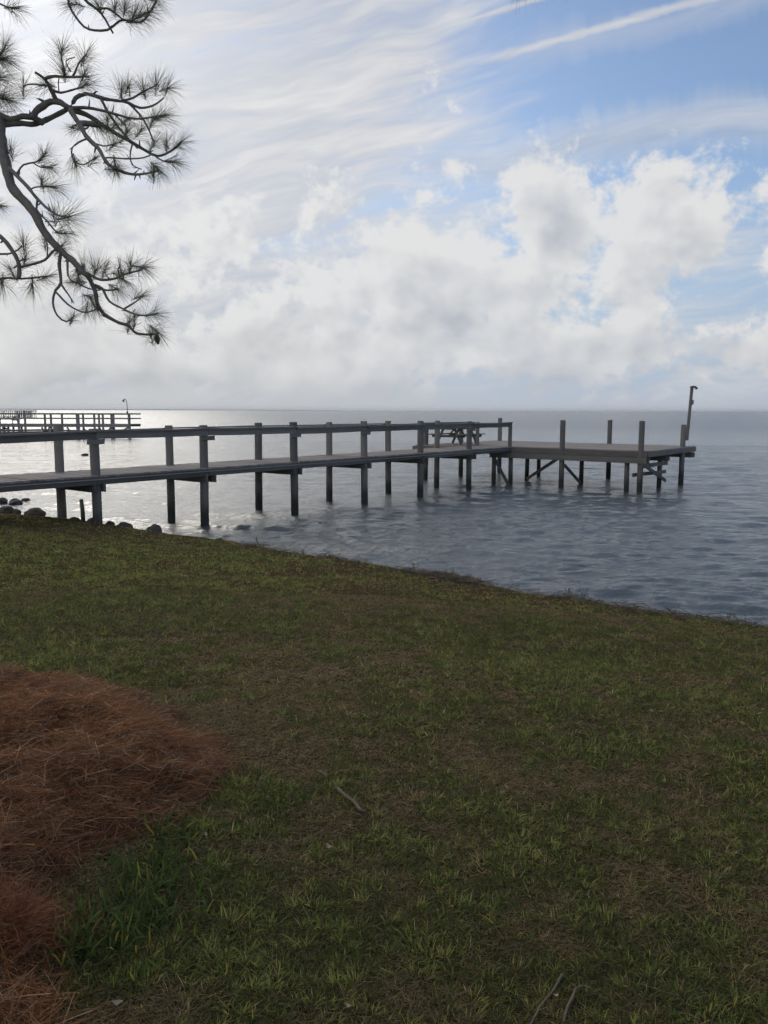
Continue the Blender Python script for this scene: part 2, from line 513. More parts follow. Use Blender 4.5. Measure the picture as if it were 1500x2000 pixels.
def ground_z(x, y):
    x, y = np.asarray(x, float), np.asarray(y, float)
    s = x * SH_N[0] + y * SH_N[1]; t = x * SH_T[0] + y * SH_T[1]
    se = np.interp(t, _et, _es) + (fbm(t, t * 0, 0.9, 3, 3) - 0.5) * 0.35
    ze = np.interp(t, _et, _ez)
    k = np.clip(s / se, -3, 1)
    lawn = 1.3 + (ze - 1.3) * k
    lawn = lawn + (fbm(x, y, 0.35, 1, 3) - 0.5) * 0.10 * np.clip(1.15 - np.abs(k), 0.1, 1) + (fbm(x, y, 2.2, 2, 2) - 0.5) * 0.025
    over = np.clip(s - se, 0, None)
    bank = ze - 0.02 - over * 0.52 - 0.12 * np.clip(over / 0.15, 0, 1)
    return np.where(s <= se, lawn, np.maximum(bank + (fbm(x, y, 1.3, 8, 3) - 0.5) * 0.12, -1.6))

def shore_gap(x, y):
    """metres inland of the lawn's edge"""
    s = np.asarray(x) * SH_N[0] + np.asarray(y) * SH_N[1]; t = np.asarray(x) * SH_T[0] + np.asarray(y) * SH_T[1]
    return np.interp(t, _et, _es) + (fbm(t, t * 0, 0.9, 3, 3) - 0.5) * 0.35 - s

def gz(x, y): return float(ground_z(x, y))

def lawn_px(u, v):
    """the point of the lawn seen at a photo pixel"""
    d = ray(u, v); t = 0.5
    prev = None
    while t < 60:
        p = Vector((0, 0, EYE)) + d * t
        if p.z < gz(p.x, p.y): break
        t += 0.02 if t < 6 else 0.05
    return Vector((p.x, p.y, gz(p.x, p.y)))

def build_lawn():
    s = np.concatenate([np.linspace(-60, -6, 28)[:-1], np.arange(-6, 8, 0.16), np.arange(8, 14, 0.07), np.linspace(14, 18, 9)])
    t = np.concatenate([np.linspace(-140, -24, 40)[:-1], np.arange(-24, 8, 0.14), np.linspace(8, 80, 40)])
    S, T = np.meshgrid(s, t, indexing='ij')
    Xc = S * SH_N[0] + T * SH_T[0]; Yc = S * SH_N[1] + T * SH_T[1]
    Z = ground_z(Xc, Yc)
    ns, n_t = S.shape
    i = (np.arange(ns - 1)[:, None] * n_t + np.arange(n_t - 1)[None]).ravel()
    me = mesh_np('lawn', np.stack([Xc.ravel(), Yc.ravel(), Z.ravel()], 1), [np.stack([i, i + n_t, i + n_t + 1, i + 1], 1)])
    smooth(me)
    gap = shore_gap(Xc, Yc).ravel()
    a = me.attributes.new('bare', 'FLOAT', 'POINT')
    a.data.foreach_set('value', np.clip((0.10 - gap) / 0.25, 0, 1).astype(np.float32))
    m, nt, b = new_mat('thatch_and_soil')
    tc = nt.nodes.new('ShaderNodeTexCoord'); o = X(nt, tc.outputs['Object'])
    n = noise(nt, o, 1.1, 5, 0.6); n2 = noise(nt, o, 45.0, 5, 0.7); n3 = noise(nt, o, 9.0, 4, 0.6)
    c = mixc(nt, (n * 0.6 + n3 * 0.7 - 0.2).sat(), (0.075, 0.070, 0.030), (0.150, 0.108, 0.060))
    c = mixc(nt, n2.step(0.35, 0.8), vop(nt, 'MULTIPLY', c, (0.6, 0.6, 0.6)), c)
    at = nt.nodes.new('ShaderNodeAttribute'); at.attribute_name = 'bare'
    sand = mixc(nt, (n3 * 0.7 + n2 * 0.6 - 0.2).sat(), (0.09, 0.08, 0.065), (0.24, 0.21, 0.17))
    c = mixc(nt, X(nt, at.outputs['Fac']), c, sand)
    nt.links.new(c.s, b.inputs['Base Color']); b.inputs['Roughness'].default_value = 0.95
    b.inputs['Specular IOR Level'].default_value = 0.0
    bp = nt.nodes.new('ShaderNodeBump'); bp.inputs['Strength'].default_value = 0.8; bp.inputs['Distance'].default_value = 0.02
    nt.links.new((n2 + n3).s, bp.inputs['Height']); nt.links.new(bp.outputs[0], b.inputs['Normal'])
    o = link('lawn', me, m); tag(o, kind='structure')
build_lawn()

# ------------------------------------------------------------------ water
def build_water():
    r = [4.0]
    while r[-1] < 75: r.append(r[-1] * 1.0042 if r[-1] > 13 else r[-1] + 0.055)
    while r[-1] < 14000: r.append(r[-1] * 1.03)
    r = np.array(r)
    th = np.concatenate([np.arange(-180, -42, 6.0), np.arange(-42, 36, 0.24), np.arange(36, 181, 6.0)])
    th = np.radians(th)
    R, T = np.meshgrid(r, th, indexing='ij')
    Xc, Yc = R * np.sin(T), R * np.cos(T)
    dr = np.gradient(r)[:, None] + 0 * T
    dth = np.where(np.abs(T) < np.radians(42), R * np.radians(0.24), 9.0)
    cell = np.maximum(dr, dth)
    Z = np.zeros_like(Xc)
    g = np.random.default_rng(3)
    for lam, amp, n in ((6.5, .008, 4), (3.4, .008, 7), (1.9, .0075, 12), (1.05, .0075, 18), (0.6, .0070, 26), (0.32, .0062, 30)):
        for _ in range(n):
            l = lam * g.uniform(0.75, 1.3); a = amp * g.uniform(0.5, 1.3) / sqrt(n) * 1.7
            d = radians(-100) + g.normal(0, 0.34)
            k = 2 * pi / l
            ph = k * (Xc * cos(d) + Yc * sin(d)) + g.uniform(0, 6.28)
            ph = ph + 0.9 * np.sin(0.11 * k * (Xc * sin(d) - Yc * cos(d)) + g.uniform(0, 6.28))
            fade = np.clip((l / cell - 2.5) / 2.5, 0, 1)
            Z += a * fade * (np.sin(ph) + 0.25 * np.sin(2 * ph + 0.5))
    Z *= 0.65 + 0.7 * fbm(Xc, Yc, 0.09, 12, 3)
    gap = -shore_gap(Xc, Yc)                                   # metres out from the lawn's edge
    # small breakers rolling in along the left-hand shore
    tt = Xc * SH_T[0] + Yc * SH_T[1]
    for g0, h, w, t0, tw, ph in ((3.6, .10, .26, -14.0, 5.0, 0.3), (5.6, .06, .34, -13.5, 5.0, 2.0), (2.3, .04, .2, -13.5, 5, 4.0), (8.2, .04, .5, -12.0, 5.0, 1.0)):
        c = g0 + 0.35 * np.sin(tt * 0.9 + ph) + 0.6 * (fbm(tt, tt * 0, 0.5, 4, 3) - 0.5)
        d = (gap - c)
        prof = np.exp(-(np.where(d < 0, d * 1.9, d) / w) ** 2)
        Z += h * prof * np.exp(-((tt - t0) / tw) ** 2) * (0.35 + 0.9 * fbm(tt, gap * 0.3, 0.7, 6, 3))
    Z *= np.clip(gap / 1.5, 0.25, 1)
    nr, nth = R.shape
    i = (np.arange(nr - 1)[:, None] * nth + np.arange(nth - 1)[None]).ravel()
    me = mesh_np('water', np.stack([Xc.ravel(), Yc.ravel(), Z.ravel()], 1), [np.stack([i, i + 1, i + nth + 1, i + nth], 1)])
    smooth(me)
    m, nt, b = new_mat('sea_water')
    tc = nt.nodes.new('ShaderNodeTexCoord'); o = X(nt, tc.outputs['Object'])
    b.inputs['Base Color'].default_value = (0.13, 0.148, 0.152, 1)
    far = vop(nt, 'LENGTH', o).step(20.0, 160.0)              # waves too small to resolve out there spread the reflection
    nt.links.new((far * 0.18 + 0.07).s, b.inputs['Roughness'])
    b.inputs['IOR'].default_value = 1.333
    b.inputs['Specular IOR Level'].default_value = 0.5
    o2 = vop(nt, 'MULTIPLY', o, (1.0, 1.7, 1.0))
    n1 = noise(nt, o2, 6.0, 5, 0.62, 0.3); n2 = noise(nt, o2, 0.55, 4, 0.6, 0.4); n3 = noise(nt, o2, 14.0, 2, 0.5)
    bp = nt.nodes.new('ShaderNodeBump'); bp.inputs['Strength'].default_value = 1.0; bp.inputs['Distance'].default_value = 1.0
    h = n1 * 0.048 + n2 * 0.08 + n3 * 0.014
    nt.links.new(h.s, bp.inputs['Height']); nt.links.new(bp.outputs[0], b.inputs['Normal'])
    o = link('water', me, m); tag(o, kind='structure')
build_water()

# distant low coast on the left of the horizon
def build_far_shore():
    g = np.random.default_rng(4)
    V, Fc = [], []
    n = 160
    for i in range(n):
        k = i / (n - 1)
        x = -6500 + k * 5900; y = 9000 + 900 * k
        h = 2.0 + 11.0 * (1 - k) ** 0.6 * (0.7 + 0.6 * float(fbm(k * 40, 0.0, 1.0, 2, 4)))
        if i == n - 1: h = 0.2
        V += [(x, y, -2), (x, y + 60, h), (x, y + 400, h * 0.9), (x, y + 500, -2)]
        if i:
            a = (i - 1) * 4; c = i * 4
            for j in range(3): Fc.append((a + j, c + j, c + j + 1, a + j + 1))
    me = bpy.data.meshes.new('far_shore'); me.from_pydata(V, [], Fc); me.update(); smooth(me)
    o = link('far_shore', me, M_FARSHORE); tag(o, kind='structure')
build_far_shore()

# ------------------------------------------------------------------ sea air
def build_haze():
    me = bpy.data.meshes.new('haze')
    x0, x1, y0, y1, z0, z1 = -15500, 15500, -15500, 15500, -3.5, 24.0
    V = [(x, y, z) for z in (z0, z1) for y in (y0, y1) for x in (x0, x1)]
    me.from_pydata(V, [], [(0, 2, 3, 1), (4, 5, 7, 6), (0, 1, 5, 4), (2, 6, 7, 3), (0, 4, 6, 2), (1, 3, 7, 5)]); me.update()
    m = bpy.data.materials.new('sea_haze'); m.use_nodes = True
    nt = m.node_tree; nt.nodes.clear()
    out = nt.nodes.new('ShaderNodeOutputMaterial'); v = nt.nodes.new('ShaderNodeVolumePrincipled')
    v.inputs['Color'].default_value = (0.86, 0.90, 0.95, 1); v.inputs['Density'].default_value = 0.00006
    v.inputs['Anisotropy'].default_value = 0.35
    nt.links.new(v.outputs[0], out.inputs['Volume'])
    o = link('haze', me, m); tag(o, 'thin pale sea haze over the whole bay', 'haze', kind='stuff')
build_haze()

# ------------------------------------------------------------------ the pier
PO = Vector((3.128, 29.27, 0)); PA = Vector((0.6167, 0.7872, 0)); PB = Vector((-0.7872, 0.6167, 0))
def pp(a, b, z=0.0): return PO + PA * a + PB * b + Vector((0, 0, z))
DECK, RAILT, POSTT = 1.49, 2.41, 2.54

def pile_mesh(r, z0, z1, seed):
    g = random.Random(seed)
    V, Fc = [], []
    n = 14
    zs = [z0, 0.0, 0.6, 1.2, z1 - 0.02, z1]
    lean = (g.uniform(-.012, .012), g.uniform(-.012, .012))
    for i, z in enumerate(zs):
        rr = r * (1.03 - 0.03 * (z - z0) / (z1 - z0)) * (0.93 if i == len(zs) - 1 else 1.0)
        for k in range(n):
            q = 2 * pi * k / n
            j = rr * (1 + g.uniform(-.03, .03))
            # local x is up so the grain follows the pile
            V.append((z, j * cos(q) + lean[0] * (z - 1.5), j * sin(q) + lean[1] * (z - 1.5)))
        if i:
            for k in range(n):
                Fc.append(((i - 1) * n + k, (i - 1) * n + (k + 1) % n, i * n + (k + 1) % n, i * n + k))
    Fc.append(tuple(range((len(zs) - 1) * n, len(zs) * n)))
    me = bpy.data.meshes.new('pile'); me.from_pydata(V, [], Fc); me.update()
    me.polygons.foreach_set('use_smooth', [len(p.vertices) == 4 for p in me.polygons])
    return me
UPX = Matrix(((0, 0, -1, 0), (0, 1, 0, 0), (1, 0, 0, 0), (0, 0, 0, 1)))

def pile(parent, a, b, ztop, r=0.102, seed=0, zbot=-1.3, mat=None, P=None, name='pile'):
    me = pile_mesh(r, zbot, ztop, seed)
    o = link(name, me, mat or M_PILE, parent)
    p = P if P is not None else pp(a, b)
    o.matrix_local = Matrix.Translation(p - parent.location) @ Matrix.Rotation(random.uniform(0, 6), 4, 'Z') @ UPX
    return o

def build_pier():
    root = empty('wooden_pier', pp(-12.3, 0.7, 0))
    tag(root, 'long weathered grey timber pier with T-shaped end platform reaching out from the lawn', 'pier')
    sp = 3.06
    bays = [k * sp for k in range(-7, 1)]
    W = 1.40
    g = random.Random(21)
    for i, a in enumerate(bays):
        for b in (0.0, W):
            pile(root, a + g.uniform(-.05, .05), b + g.uniform(-.02, .02), POSTT + g.uniform(-.05, .04), seed=i * 5 + int(b > 0), r=g.uniform(.098, .107))
        # cap beam under the stringers, both sides of the piles
        for da in (-0.125, 0.125):
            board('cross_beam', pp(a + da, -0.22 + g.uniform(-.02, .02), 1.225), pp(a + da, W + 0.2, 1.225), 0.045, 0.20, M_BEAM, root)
        # cleats that carry the rail on the near piles
        board('rail_cleat', pp(a - 0.21, -0.118, 2.215), pp(a + 0.21, -0.118, 2.215), 0.03, 0.11, M_RAIL, root)
    # stringers and rails, bay by bay, each a little out of line
    st_z = DECK - 0.042 - 0.08
    ends = bays + [2.86]
    for i in range(len(ends) - 1):
        a0, a1 = ends[i] + 0.004, ends[i + 1] - 0.004
        for b in (-0.135, 0.7, W + 0.135):
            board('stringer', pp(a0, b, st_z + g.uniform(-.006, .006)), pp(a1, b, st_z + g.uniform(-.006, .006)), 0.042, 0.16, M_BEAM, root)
        for b, s in ((0.0, 1), (W, -1)):
            z0, z1 = RAILT - 0.07 + g.uniform(-.025, .015), RAILT - 0.07 + g.uniform(-.025, .015)
            sg = g.uniform(-.004, .022)
            bent_board('rail', pp(a0, b - s * 0.125, z0), pp(a1, b - s * 0.125, z1), 0.04, 0.14, M_RAIL, root, sg, i * 2 + s)
            bent_board('rail_cap', pp(a0, b - s * 0.165, z0 + .096), pp(a1, b - s * 0.165, z1 + .096), 0.12, 0.036, M_RAIL, root, sg, i * 2 + s)
    # grey conduit clipped along the near stringer
    tube('conduit', [pp(-22.3, -0.175, DECK - 0.10), pp(-12, -0.175, DECK - 0.085), pp(-4, -0.175, DECK - 0.10), pp(2.8, -0.175, DECK - 0.09)], [0.013] * 4, M_PVC, root, 6)
    # end posts of the rails, standing on the platform corner
    for b in (-0.06, W + 0.04):
        board('rail_post', pp(2.93, b, DECK - 0.05), pp(2.93, b, RAILT + 0.03), 0.14, 0.14, M_PILE, root)
    # deck planks of the walkway
    pitch, pw = 0.150, 0.134
    a = -22.3
    var = [0.0, 0.006, -0.006, 0.012]
    k = 0
    while a < 2.84:
        j0, j1 = g.choice(var), g.choice(var)
        z = DECK - 0.021 + g.uniform(-.005, .004)
        board('deck_plank', pp(a, -0.165 + j0, z + g.uniform(-.003, .003)), pp(a, W + 0.165 + j1, z + g.uniform(-.003, .003)), pw, 0.04, M_DECK, root, bev=0.004)
        a += pitch; k += 1
    # ---- the end platform: right wing b -5.6..1.56, left wing 1.57..3.62
    a0, a1, bR, bL = 2.87, 8.25, -5.62, 3.66
    a = a0 + pw / 2 + 0.02
    while a < a1:
        z = DECK - 0.021 + g.uniform(-.004, .004)
        cut = -2.03 + (0.0 if int(a * 7) % 2 else 0.6)
        board('deck_plank', pp(a, bR + g.choice(var), z), pp(a, cut - .004, z), pw, 0.04, M_DECK, root, bev=0.004)
        board('deck_plank', pp(a, cut + .004, z), pp(a, bL + g.choice(var), z), pw, 0.04, M_DECK, root, bev=0.004)
        a += pitch
    a = a0 - pitch + pw / 2 + 0.02
    while a > 1.7:
        z = DECK - 0.021 + g.uniform(-.004, .004)
        board('deck_plank', pp(a, 1.575, z), pp(a, bL + g.choice(var), z), pw, 0.04, M_DECK, root, bev=0.004)
        a -= pitch
    fz = DECK - 0.042 - 0.1
    # edge boards
    board('fascia', pp(a0 - 0.02, bR + 0.02, fz), pp(a0 - 0.02, -0.17, fz), 0.045, 0.20, M_BEAM, root)
    board('fascia', pp(a0 + 0.005, bR, fz + 0.012), pp(a1 + 0.02, bR, fz + 0.012), 0.045, 0.18, M_RAIL, root)
    board('fascia', pp(a1, bR + 0.05, fz), pp(a1, bL - 0.05, fz), 0.045, 0.20, M_BEAM, root)
    board('fascia', pp(1.72, bL, fz + 0.03), pp(a1 - 0.05, bL, fz + 0.03), 0.045, 0.14, M_BEAM, root)
    board('fascia', pp(1.70, 1.58, fz + 0.03), pp(1.70, bL + 0.15, fz + 0.03), 0.045, 0.14, M_BEAM, root)
    # joists
    for b in (-4.7, -3.8, -2.9, -1.6, -0.8, 0.3, 1.1, 2.1, 2.8):
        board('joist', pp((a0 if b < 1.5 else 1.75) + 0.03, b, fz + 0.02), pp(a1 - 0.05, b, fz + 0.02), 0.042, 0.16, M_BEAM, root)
    # cap beams under the joists along each row of piles
    for a in (2.9, 5.05, 7.9):
        for da in (-0.13, 0.13):
            board('cap_beam', pp(a + da, bR - (0.0 if a < 7 else 0.05), fz - 0.205), pp(a + da, (0.75 if a < 3 else bL - 0.05), fz - 0.205), 0.05, 0.20, M_BEAM, root)
    board('cap_beam', pp(2.10, 1.5, fz - 0.14), pp(2.10, bL - 0.02, fz - 0.14), 0.05, 0.18, M_BEAM, root)
    board('cap_beam', pp(2.75, -5.45, fz - 0.40), pp(5.45, -5.45, fz - 0.40), 0.05, 0.15, M_BEAM, root)
    # piles
    P = [(2.90, -5.35, POSTT + .01), (2.90, -2.32, POSTT + .01), (7.0, -5.5, 2.37), (8.05, -2.06, POSTT - .03), (7.9, 3.25, POSTT + .02),
         (2.9, 0.62, 1.2), (2.95, -0.10, 1.2), (5.05, 0.26, 1.2), (7.5, 1.0, 1.2), (5.05, -2.17, 1.2), (3.0, -4.82, 1.2), (5.05, -5.3, 1.2),
         (2.15, 3.45, RAILT - .05), (4.85, 3.45, RAILT - .05)]
    for i, (a, b, z) in enumerate(P):
        pile(root, a, b, z, r=0.10 if z > 1.5 else 0.088, seed=60 + i)
    # rail along the left wing
    board('rail', pp(2.05, 3.57, RAILT - .10), pp(4.95, 3.57, RAILT - .11), 0.04, 0.12, M_RAIL, root)
    board('rail_cap', pp(2.05, 3.50, RAILT - .02), pp(4.95, 3.50, RAILT - .03), 0.16, 0.036, M_RAIL, root)
    # diagonal braces
    for p, q in (((2.76, 0.60, 1.12), (2.80, -0.12, -.05)), ((2.80, -2.2, 1.10), (4.9, 0.20, 0.05)), ((2.95, -2.42, 0.85), (4.95, -2.2, 0.0)),
                 ((2.78, -5.12, 0.62), (5.3, -5.45, .62)), ((2.78, -5.5, 1.02), (5.2, -5.5, 0.28))):
        board('brace', pp(*p), pp(*q), 0.045, 0.13, M_BEAM, root)
build_pier()

# ---- light on the outer corner pile
def build_pier_light():
    p = pp(7.0, -5.5, 0); t = pp(7.10, -5.62, 0)
    root = empty('pier_light', (t.x, t.y, 1.75))
    tag(root, 'tall thin board with drooping area lamp fixed to the outermost pile of the near pier', 'pier light')
    b0, b1 = Vector((t.x, t.y, 1.75)), Vector((t.x + 0.10, t.y, 3.84))
    board('pole', b0, b1, 0.115, 0.05, M_PILE, root)
    o = b1 + Vector((0.0, 0, 0.0))
    # switch box low on the pole
    board('junction_box', Vector((t.x + .14, t.y - .02, 3.15)), Vector((t.x + .145, t.y - .02, 3.33)), 0.07, 0.07, M_METAL, root)
    # lamp: arm plate, hood and glass, hood drooping to the right
    prof = [(-.07, .02), (.0, .04), (.09, .035), (.16, .0), (.21, -.07), (.19, -.09), (.12, -.055), (.02, -.05), (-.07, -.05)]
    V, Fc = [], []
    for s in (-.06, .06):
        for (x, z) in prof: V.append((o.x + x - root.location.x, o.y + s - .02 - root.location.y, o.z + z - root.location.z))
    n = len(prof)
    Fc = [tuple(range(n))[::-1], tuple(range(n, 2 * n))] + [(i, (i + 1) % n, n + (i + 1) % n, n + i) for i in range(n)]
    me = bpy.data.meshes.new('lamp_hood'); me.from_pydata(V, [], Fc); me.update()
    link('lamp_hood', me, M_METAL, root)
    c = o + Vector((.15, -.02, -.075))
    tube('lamp_glass', [c + Vector((0, 0, .045)), c + Vector((0.005, 0, 0)), c + Vector((.01, 0, -.03))], [.05, .045, .02], M_LENS, root, 10)
build_pier_light()

# ---- picnic table on the left wing
def picnic_table(name, loc, rz, label, L=1.83, mat=None, group=None):
    mat = mat or M_BEAM
    root = empty(name, loc); root.rotation_euler = (0, 0, rz)
    tag(root, label, 'picnic table', group)
    def bd(n, p, q, w, h, **k):
        o = board(n, p, q, w, h, mat, None, **k); o.parent = root
        return o
    for i in range(5):
        y = (i - 2) * 0.148
        bd('table_plank', (-L / 2, y, .74), (L / 2, y, .74), .14, .04)
    for s in (-1, 1):
        for y in (.60, .745):
            bd('seat_plank', (-L / 2, s * y, .44), (L / 2, s * y, .44), .14, .04)
        x = s * (L / 2 - .32)
        bd('top_bearer', (x, -.36, .675), (x, .36, .675), .04, .09)
        bd('seat_bearer', (x + s * .045, -.80, .37), (x + s * .045, .80, .37), .04, .10)
        for t in (-1, 1):
            bd('leg', (x, t * .26, .70), (x, t * .60, .03), .04, .10)
        bd('brace', (x - s * .03, 0, .42), (s * .12, 0, .70), .07, .04)
    return root
tp = pp(2.95, 2.45, DECK)
picnic_table('picnic_table', tp, radians(52), 'dark weathered picnic table with benches on the near pier platform')

# ------------------------------------------------------------------ far piers
def px_far(u, y): return (u - 750) / FPX * y * 1.008

def far_pier(name, label, y, zdeck, zrail, u_end, x_left, near_u, far_u, depth, w_post, group):
    root = empty(name, (px_far(u_end, y), y, 0))
    tag(root, label, 'pier', group)
    xe = px_far(u_end, y)
    def X3(u, dy, z): return Vector((px_far(u, y), y + dy, z))
    xs = [px_far(u, y) for u in near_u]
    x0 = xs[0]
    while x0 > x_left + 2.6:
        x0 -= 2.6; xs.append(x0)
    for i, x in enumerate(xs):
        board('post', Vector((x, y, -1)), Vector((x, y, zrail)), w_post, w_post, M_FAR, root, bev=0)
    for u in far_u:
        board('post', X3(u, depth, -1), X3(u, depth, zrail), w_post, w_post, M_FAR, root, bev=0)
    for dy in (-0.11, depth + 0.11):
        board('rail', Vector((x_left, y + dy, zrail - .06)), Vector((xe + .1, y + dy, zrail - .06)), .05, .15, M_FAR, root, bev=0)
        board('rail', Vector((x_left, y + dy, (zrail + zdeck) / 2 + .02)), Vector((xe + .1, y + dy, (zrail + zdeck) / 2 + .02)), .05, .11, M_FAR, root, bev=0)
        board('stringer', Vector((x_left, y + dy * .99, zdeck - .15)), Vector((xe + .1, y + dy * .99, zdeck - .15)), .06, .26, M_FAR, root, bev=0)
    for z in (zrail - .06, (zrail + zdeck) / 2 + .02):
        board('rail', Vector((xe + .13, y - .1, z)), Vector((xe + .13, y + depth + .1, z)), .05, .12, M_FAR, root, bev=0)
    board('deck', Vector((x_left, y + depth / 2, zdeck - .02)), Vector((xe + .1, y + depth / 2, zdeck - .02)), depth + .3, .04, M_FAR, root, bev=0)
    return root

Y2 = 80.0
fp = far_pier('railed_pier', 'grey railed fishing pier in the middle distance with a gooseneck lamp at its end', Y2, 1.46, 2.54, 258.5, -52.0,
              [258.5, 225, 192, 161.6, 130, 97, 46], [239, 207, 177.7, 146], 3.4, 0.17, None)
for u0, z0, u1, z1 in ((88, 1.15, 95, .5), (104, 1.2, 97, .5), (137, 1.15, 146, .5), (168, 1.1, 178, .55), (199, 1.15, 208, .5), (222, 1.2, 214, .5), (240, .7, 257, 1.2), (30, .8, 12, 1.15), (18, 1.1, 4, .7)):
    board('brace', Vector((px_far(u0, Y2), Y2 + .2, z0)), Vector((px_far(u1, Y2), Y2 + .2, z1)), .06, .16, M_FAR, fp, bev=0)
for u in (4, 12, 22, 33, 38):
    board('post', Vector((px_far(u, Y2), Y2 + 1.5, -1)), Vector((px_far(u, Y2), Y2 + 1.5, 1.3)), .16, .16, M_FAR, fp, bev=0)

def gooseneck():
    x, y = px_far(256, Y2), Y2 + .1
    root = empty('gooseneck_lamp', (x, y, 2.56)); tag(root, 'thin gooseneck lamp post at the end of the distant railed pier', 'lamp post')
    pts = [(x, y, 2.5), (x - .02, y, 3.2), (x - .06, y, 3.7), (x - .14, y, 3.92), (x - .28, y, 3.96), (x - .36, y, 3.88)]
    pts = spline(pts, .1)
    tube('pole', pts, [.035] * len(pts), M_METAL, root, 6)
    c = Vector((x - .37, y, 3.84))
    tube('lamp_head', [c + Vector((0, 0, .08)), c, c - Vector((0, 0, .16))], [.04, .11, .09], M_METAL, root, 8)
    board('control_box', Vector((x - .03, y, 2.56)), Vector((x - .03, y, 2.74)), .14, .14, M_METAL, root, bev=0)
gooseneck()
picnic_table('picnic_table', (px_far(8, Y2), Y2 + 1.6, 1.47), 0.0, 'picnic table on the distant railed pier at the left edge of the photo', L=2.4, mat=M_FAR)

Y3 = 300.0
far_pier('railed_pier', 'tiny far-off pier with pale railing just under the left horizon', Y3, 1.62, 2.62, 71, -190.0,
         [71 - 3.6 * k for k in range(20)], [69 - 3.6 * k for k in range(12)], 5.0, 0.22, None)

# ------------------------------------------------------------------ shore rocks, stub post
def rock_mesh(sx, sy, sz, seed):
    bm = bmesh.new(); bmesh.ops.create_icosphere(bm, subdivisions=4, radius=1.0)
    g = random.Random(seed)
    planes = [(Vector((g.uniform(-1, 1), g.uniform(-1, 1), g.uniform(-.5, 1))).normalized(), g.uniform(.62, .88)) for _ in range(9)]
    from mathutils import noise as mn
    off = Vector((seed * 3.1, seed * 1.7, 0))
    for v in bm.verts:
        d = v.co.normalized(); r = 1.0
        for n, k in planes:
            c = d.dot(n)
            if c > 0.05: r = min(r, k / c)
        r = r * 0.96 + 0.06
        r += mn.noise(d * 1.4 + off) * .16 + mn.noise(d * 4 + off) * .06 + mn.noise(d * 11 + off) * .025
        v.co = Vector((d.x * sx, d.y * sy, d.z * sz)) * r
    me = bpy.data.meshes.new('shore_rock'); bm.to_mesh(me); bm.free(); smooth(me)
    me.materials.append(M_ROCK)
    return me

def rock(u, v, w_px, h_px, label, z=None, seed=1, y_off=0.0, group='rocks along the shore'):
    """u, v: the foot of the rock in the photo"""
    p = at_z(u, v, z)
    k = p.y / FPX
    sx, sz = w_px * k / 2 * 0.98, h_px * k * .92
    o = link('shore_rock', rock_mesh(sx, sx * .8, sz * .66, seed))
    o.location = (p.x, p.y + y_off, z + sz * .22)
    o.rotation_euler = (0, 0, random.uniform(-.3, .3))
    tag(o, label, 'rock', group)
rock(10, 1001, 34, 17, 'pointed grey rock at the left edge of the shore', .42, 1)
rock(34, 1003, 20, 12, 'small low rock between the pointed rock and the long flat-topped one', .42, 2)
rock(69, 1006, 42, 18, 'long flat-topped grey boulder on the lawn edge left of the first pier piles', .44, 3)
rock(146, 1018, 30, 11, 'low flat rock between the first pier piles beside the short stub post', .36, 4)
rock(185, 1025, 34, 18, 'rounded rock at the foot of the front shore pile', .32, 5)
rock(215, 1027, 24, 14, 'small rounded rock just right of the front shore pile', .30, 6)
rock(240, 1035, 40, 19, 'broad brown rock on the bank between the first and second pairs of piles', .28, 7)
rock(301, 1043, 40, 24, 'lone dark boulder on the bank left of the second pair of piles', .22, 8)
rock(5, 983, 20, 15, 'dark wet rock awash at the very left edge of the water', .0, 9, group='rocks awash')
rock(31, 985, 28, 15, 'largest dark wet rock awash in the shallows at far left', .0, 10, group='rocks awash')
rock(50, 979, 20, 9, 'small wet rock awash nearest the pier piles', .0, 11, group='rocks awash')
rock(20, 990, 9, 3, 'tiny wet stone breaking the surface beside the pointed rock', .0, 12, group='rocks awash')
rock(165, 890, 16, 6, 'dark flat rock showing above the open water behind the walkway', .0, 13, group='rocks awash')
rock(428, 1057, 20, 9, 'low dark stone at the lawn edge right of the second front pile', .28, 14)
rock(452, 1061, 14, 7, 'small dark stone at the lawn edge beside the low dark stone', .28, 15)

def build_stub():
    p = at_z(163, 1016, .25)
    root = tube('stub_post', [p + Vector((0, 0, -.6)), p + Vector((-.01, 0, .2)), p + Vector((-.03, 0, .50)), p + Vector((-.032, 0, .515))], [.05, .05, .046, .036], M_PILE, None, 10, .04, 3, origin=p)
    tag(root, 'short thin wooden stub post standing in the shallows between the first pier piles', 'post')
build_stub()

# ------------------------------------------------------------------ thin blades and needles as one mesh
def blades(base, dirs, L, w, bend, cols, side=None, segs=2):
    """base (n,3), dirs unit (n,3), L, w, bend (n): ribbons that curve downwards; cols (n,3)"""
    n = len(base)
    rnd = RNG.normal(size=(n, 3))
    s = np.cross(dirs, rnd) if side is None else side
    s /= np.linalg.norm(s, axis=1, keepdims=True) + 1e-9
    lv = []
    for k in range(segs + 1):
        t = k / segs
        c = base + dirs * (L * t)[:, None]
        c[:, 2] -= bend * L * t * t
        wt = w * (1.0 if k == 0 else (0.9 if k < segs else 0.0)) * 0.5
        if k < segs: lv += [c - s * wt[:, None], c + s * wt[:, None]]
        else: lv += [c]
    nv = len(lv)
    V = np.stack(lv, 1).reshape(-1, 3)
    o = (np.arange(n) * nv)[:, None]
    F4 = [o + np.array([2 * k, 2 * k + 1, 2 * k + 3, 2 * k + 2])[None] for k in range(segs - 1)]
    F3 = [o + np.array([2 * segs - 2, 2 * segs - 1, 2 * segs])[None]]
    C = np.repeat(cols, nv, 0)
    return V, F4, F3, C

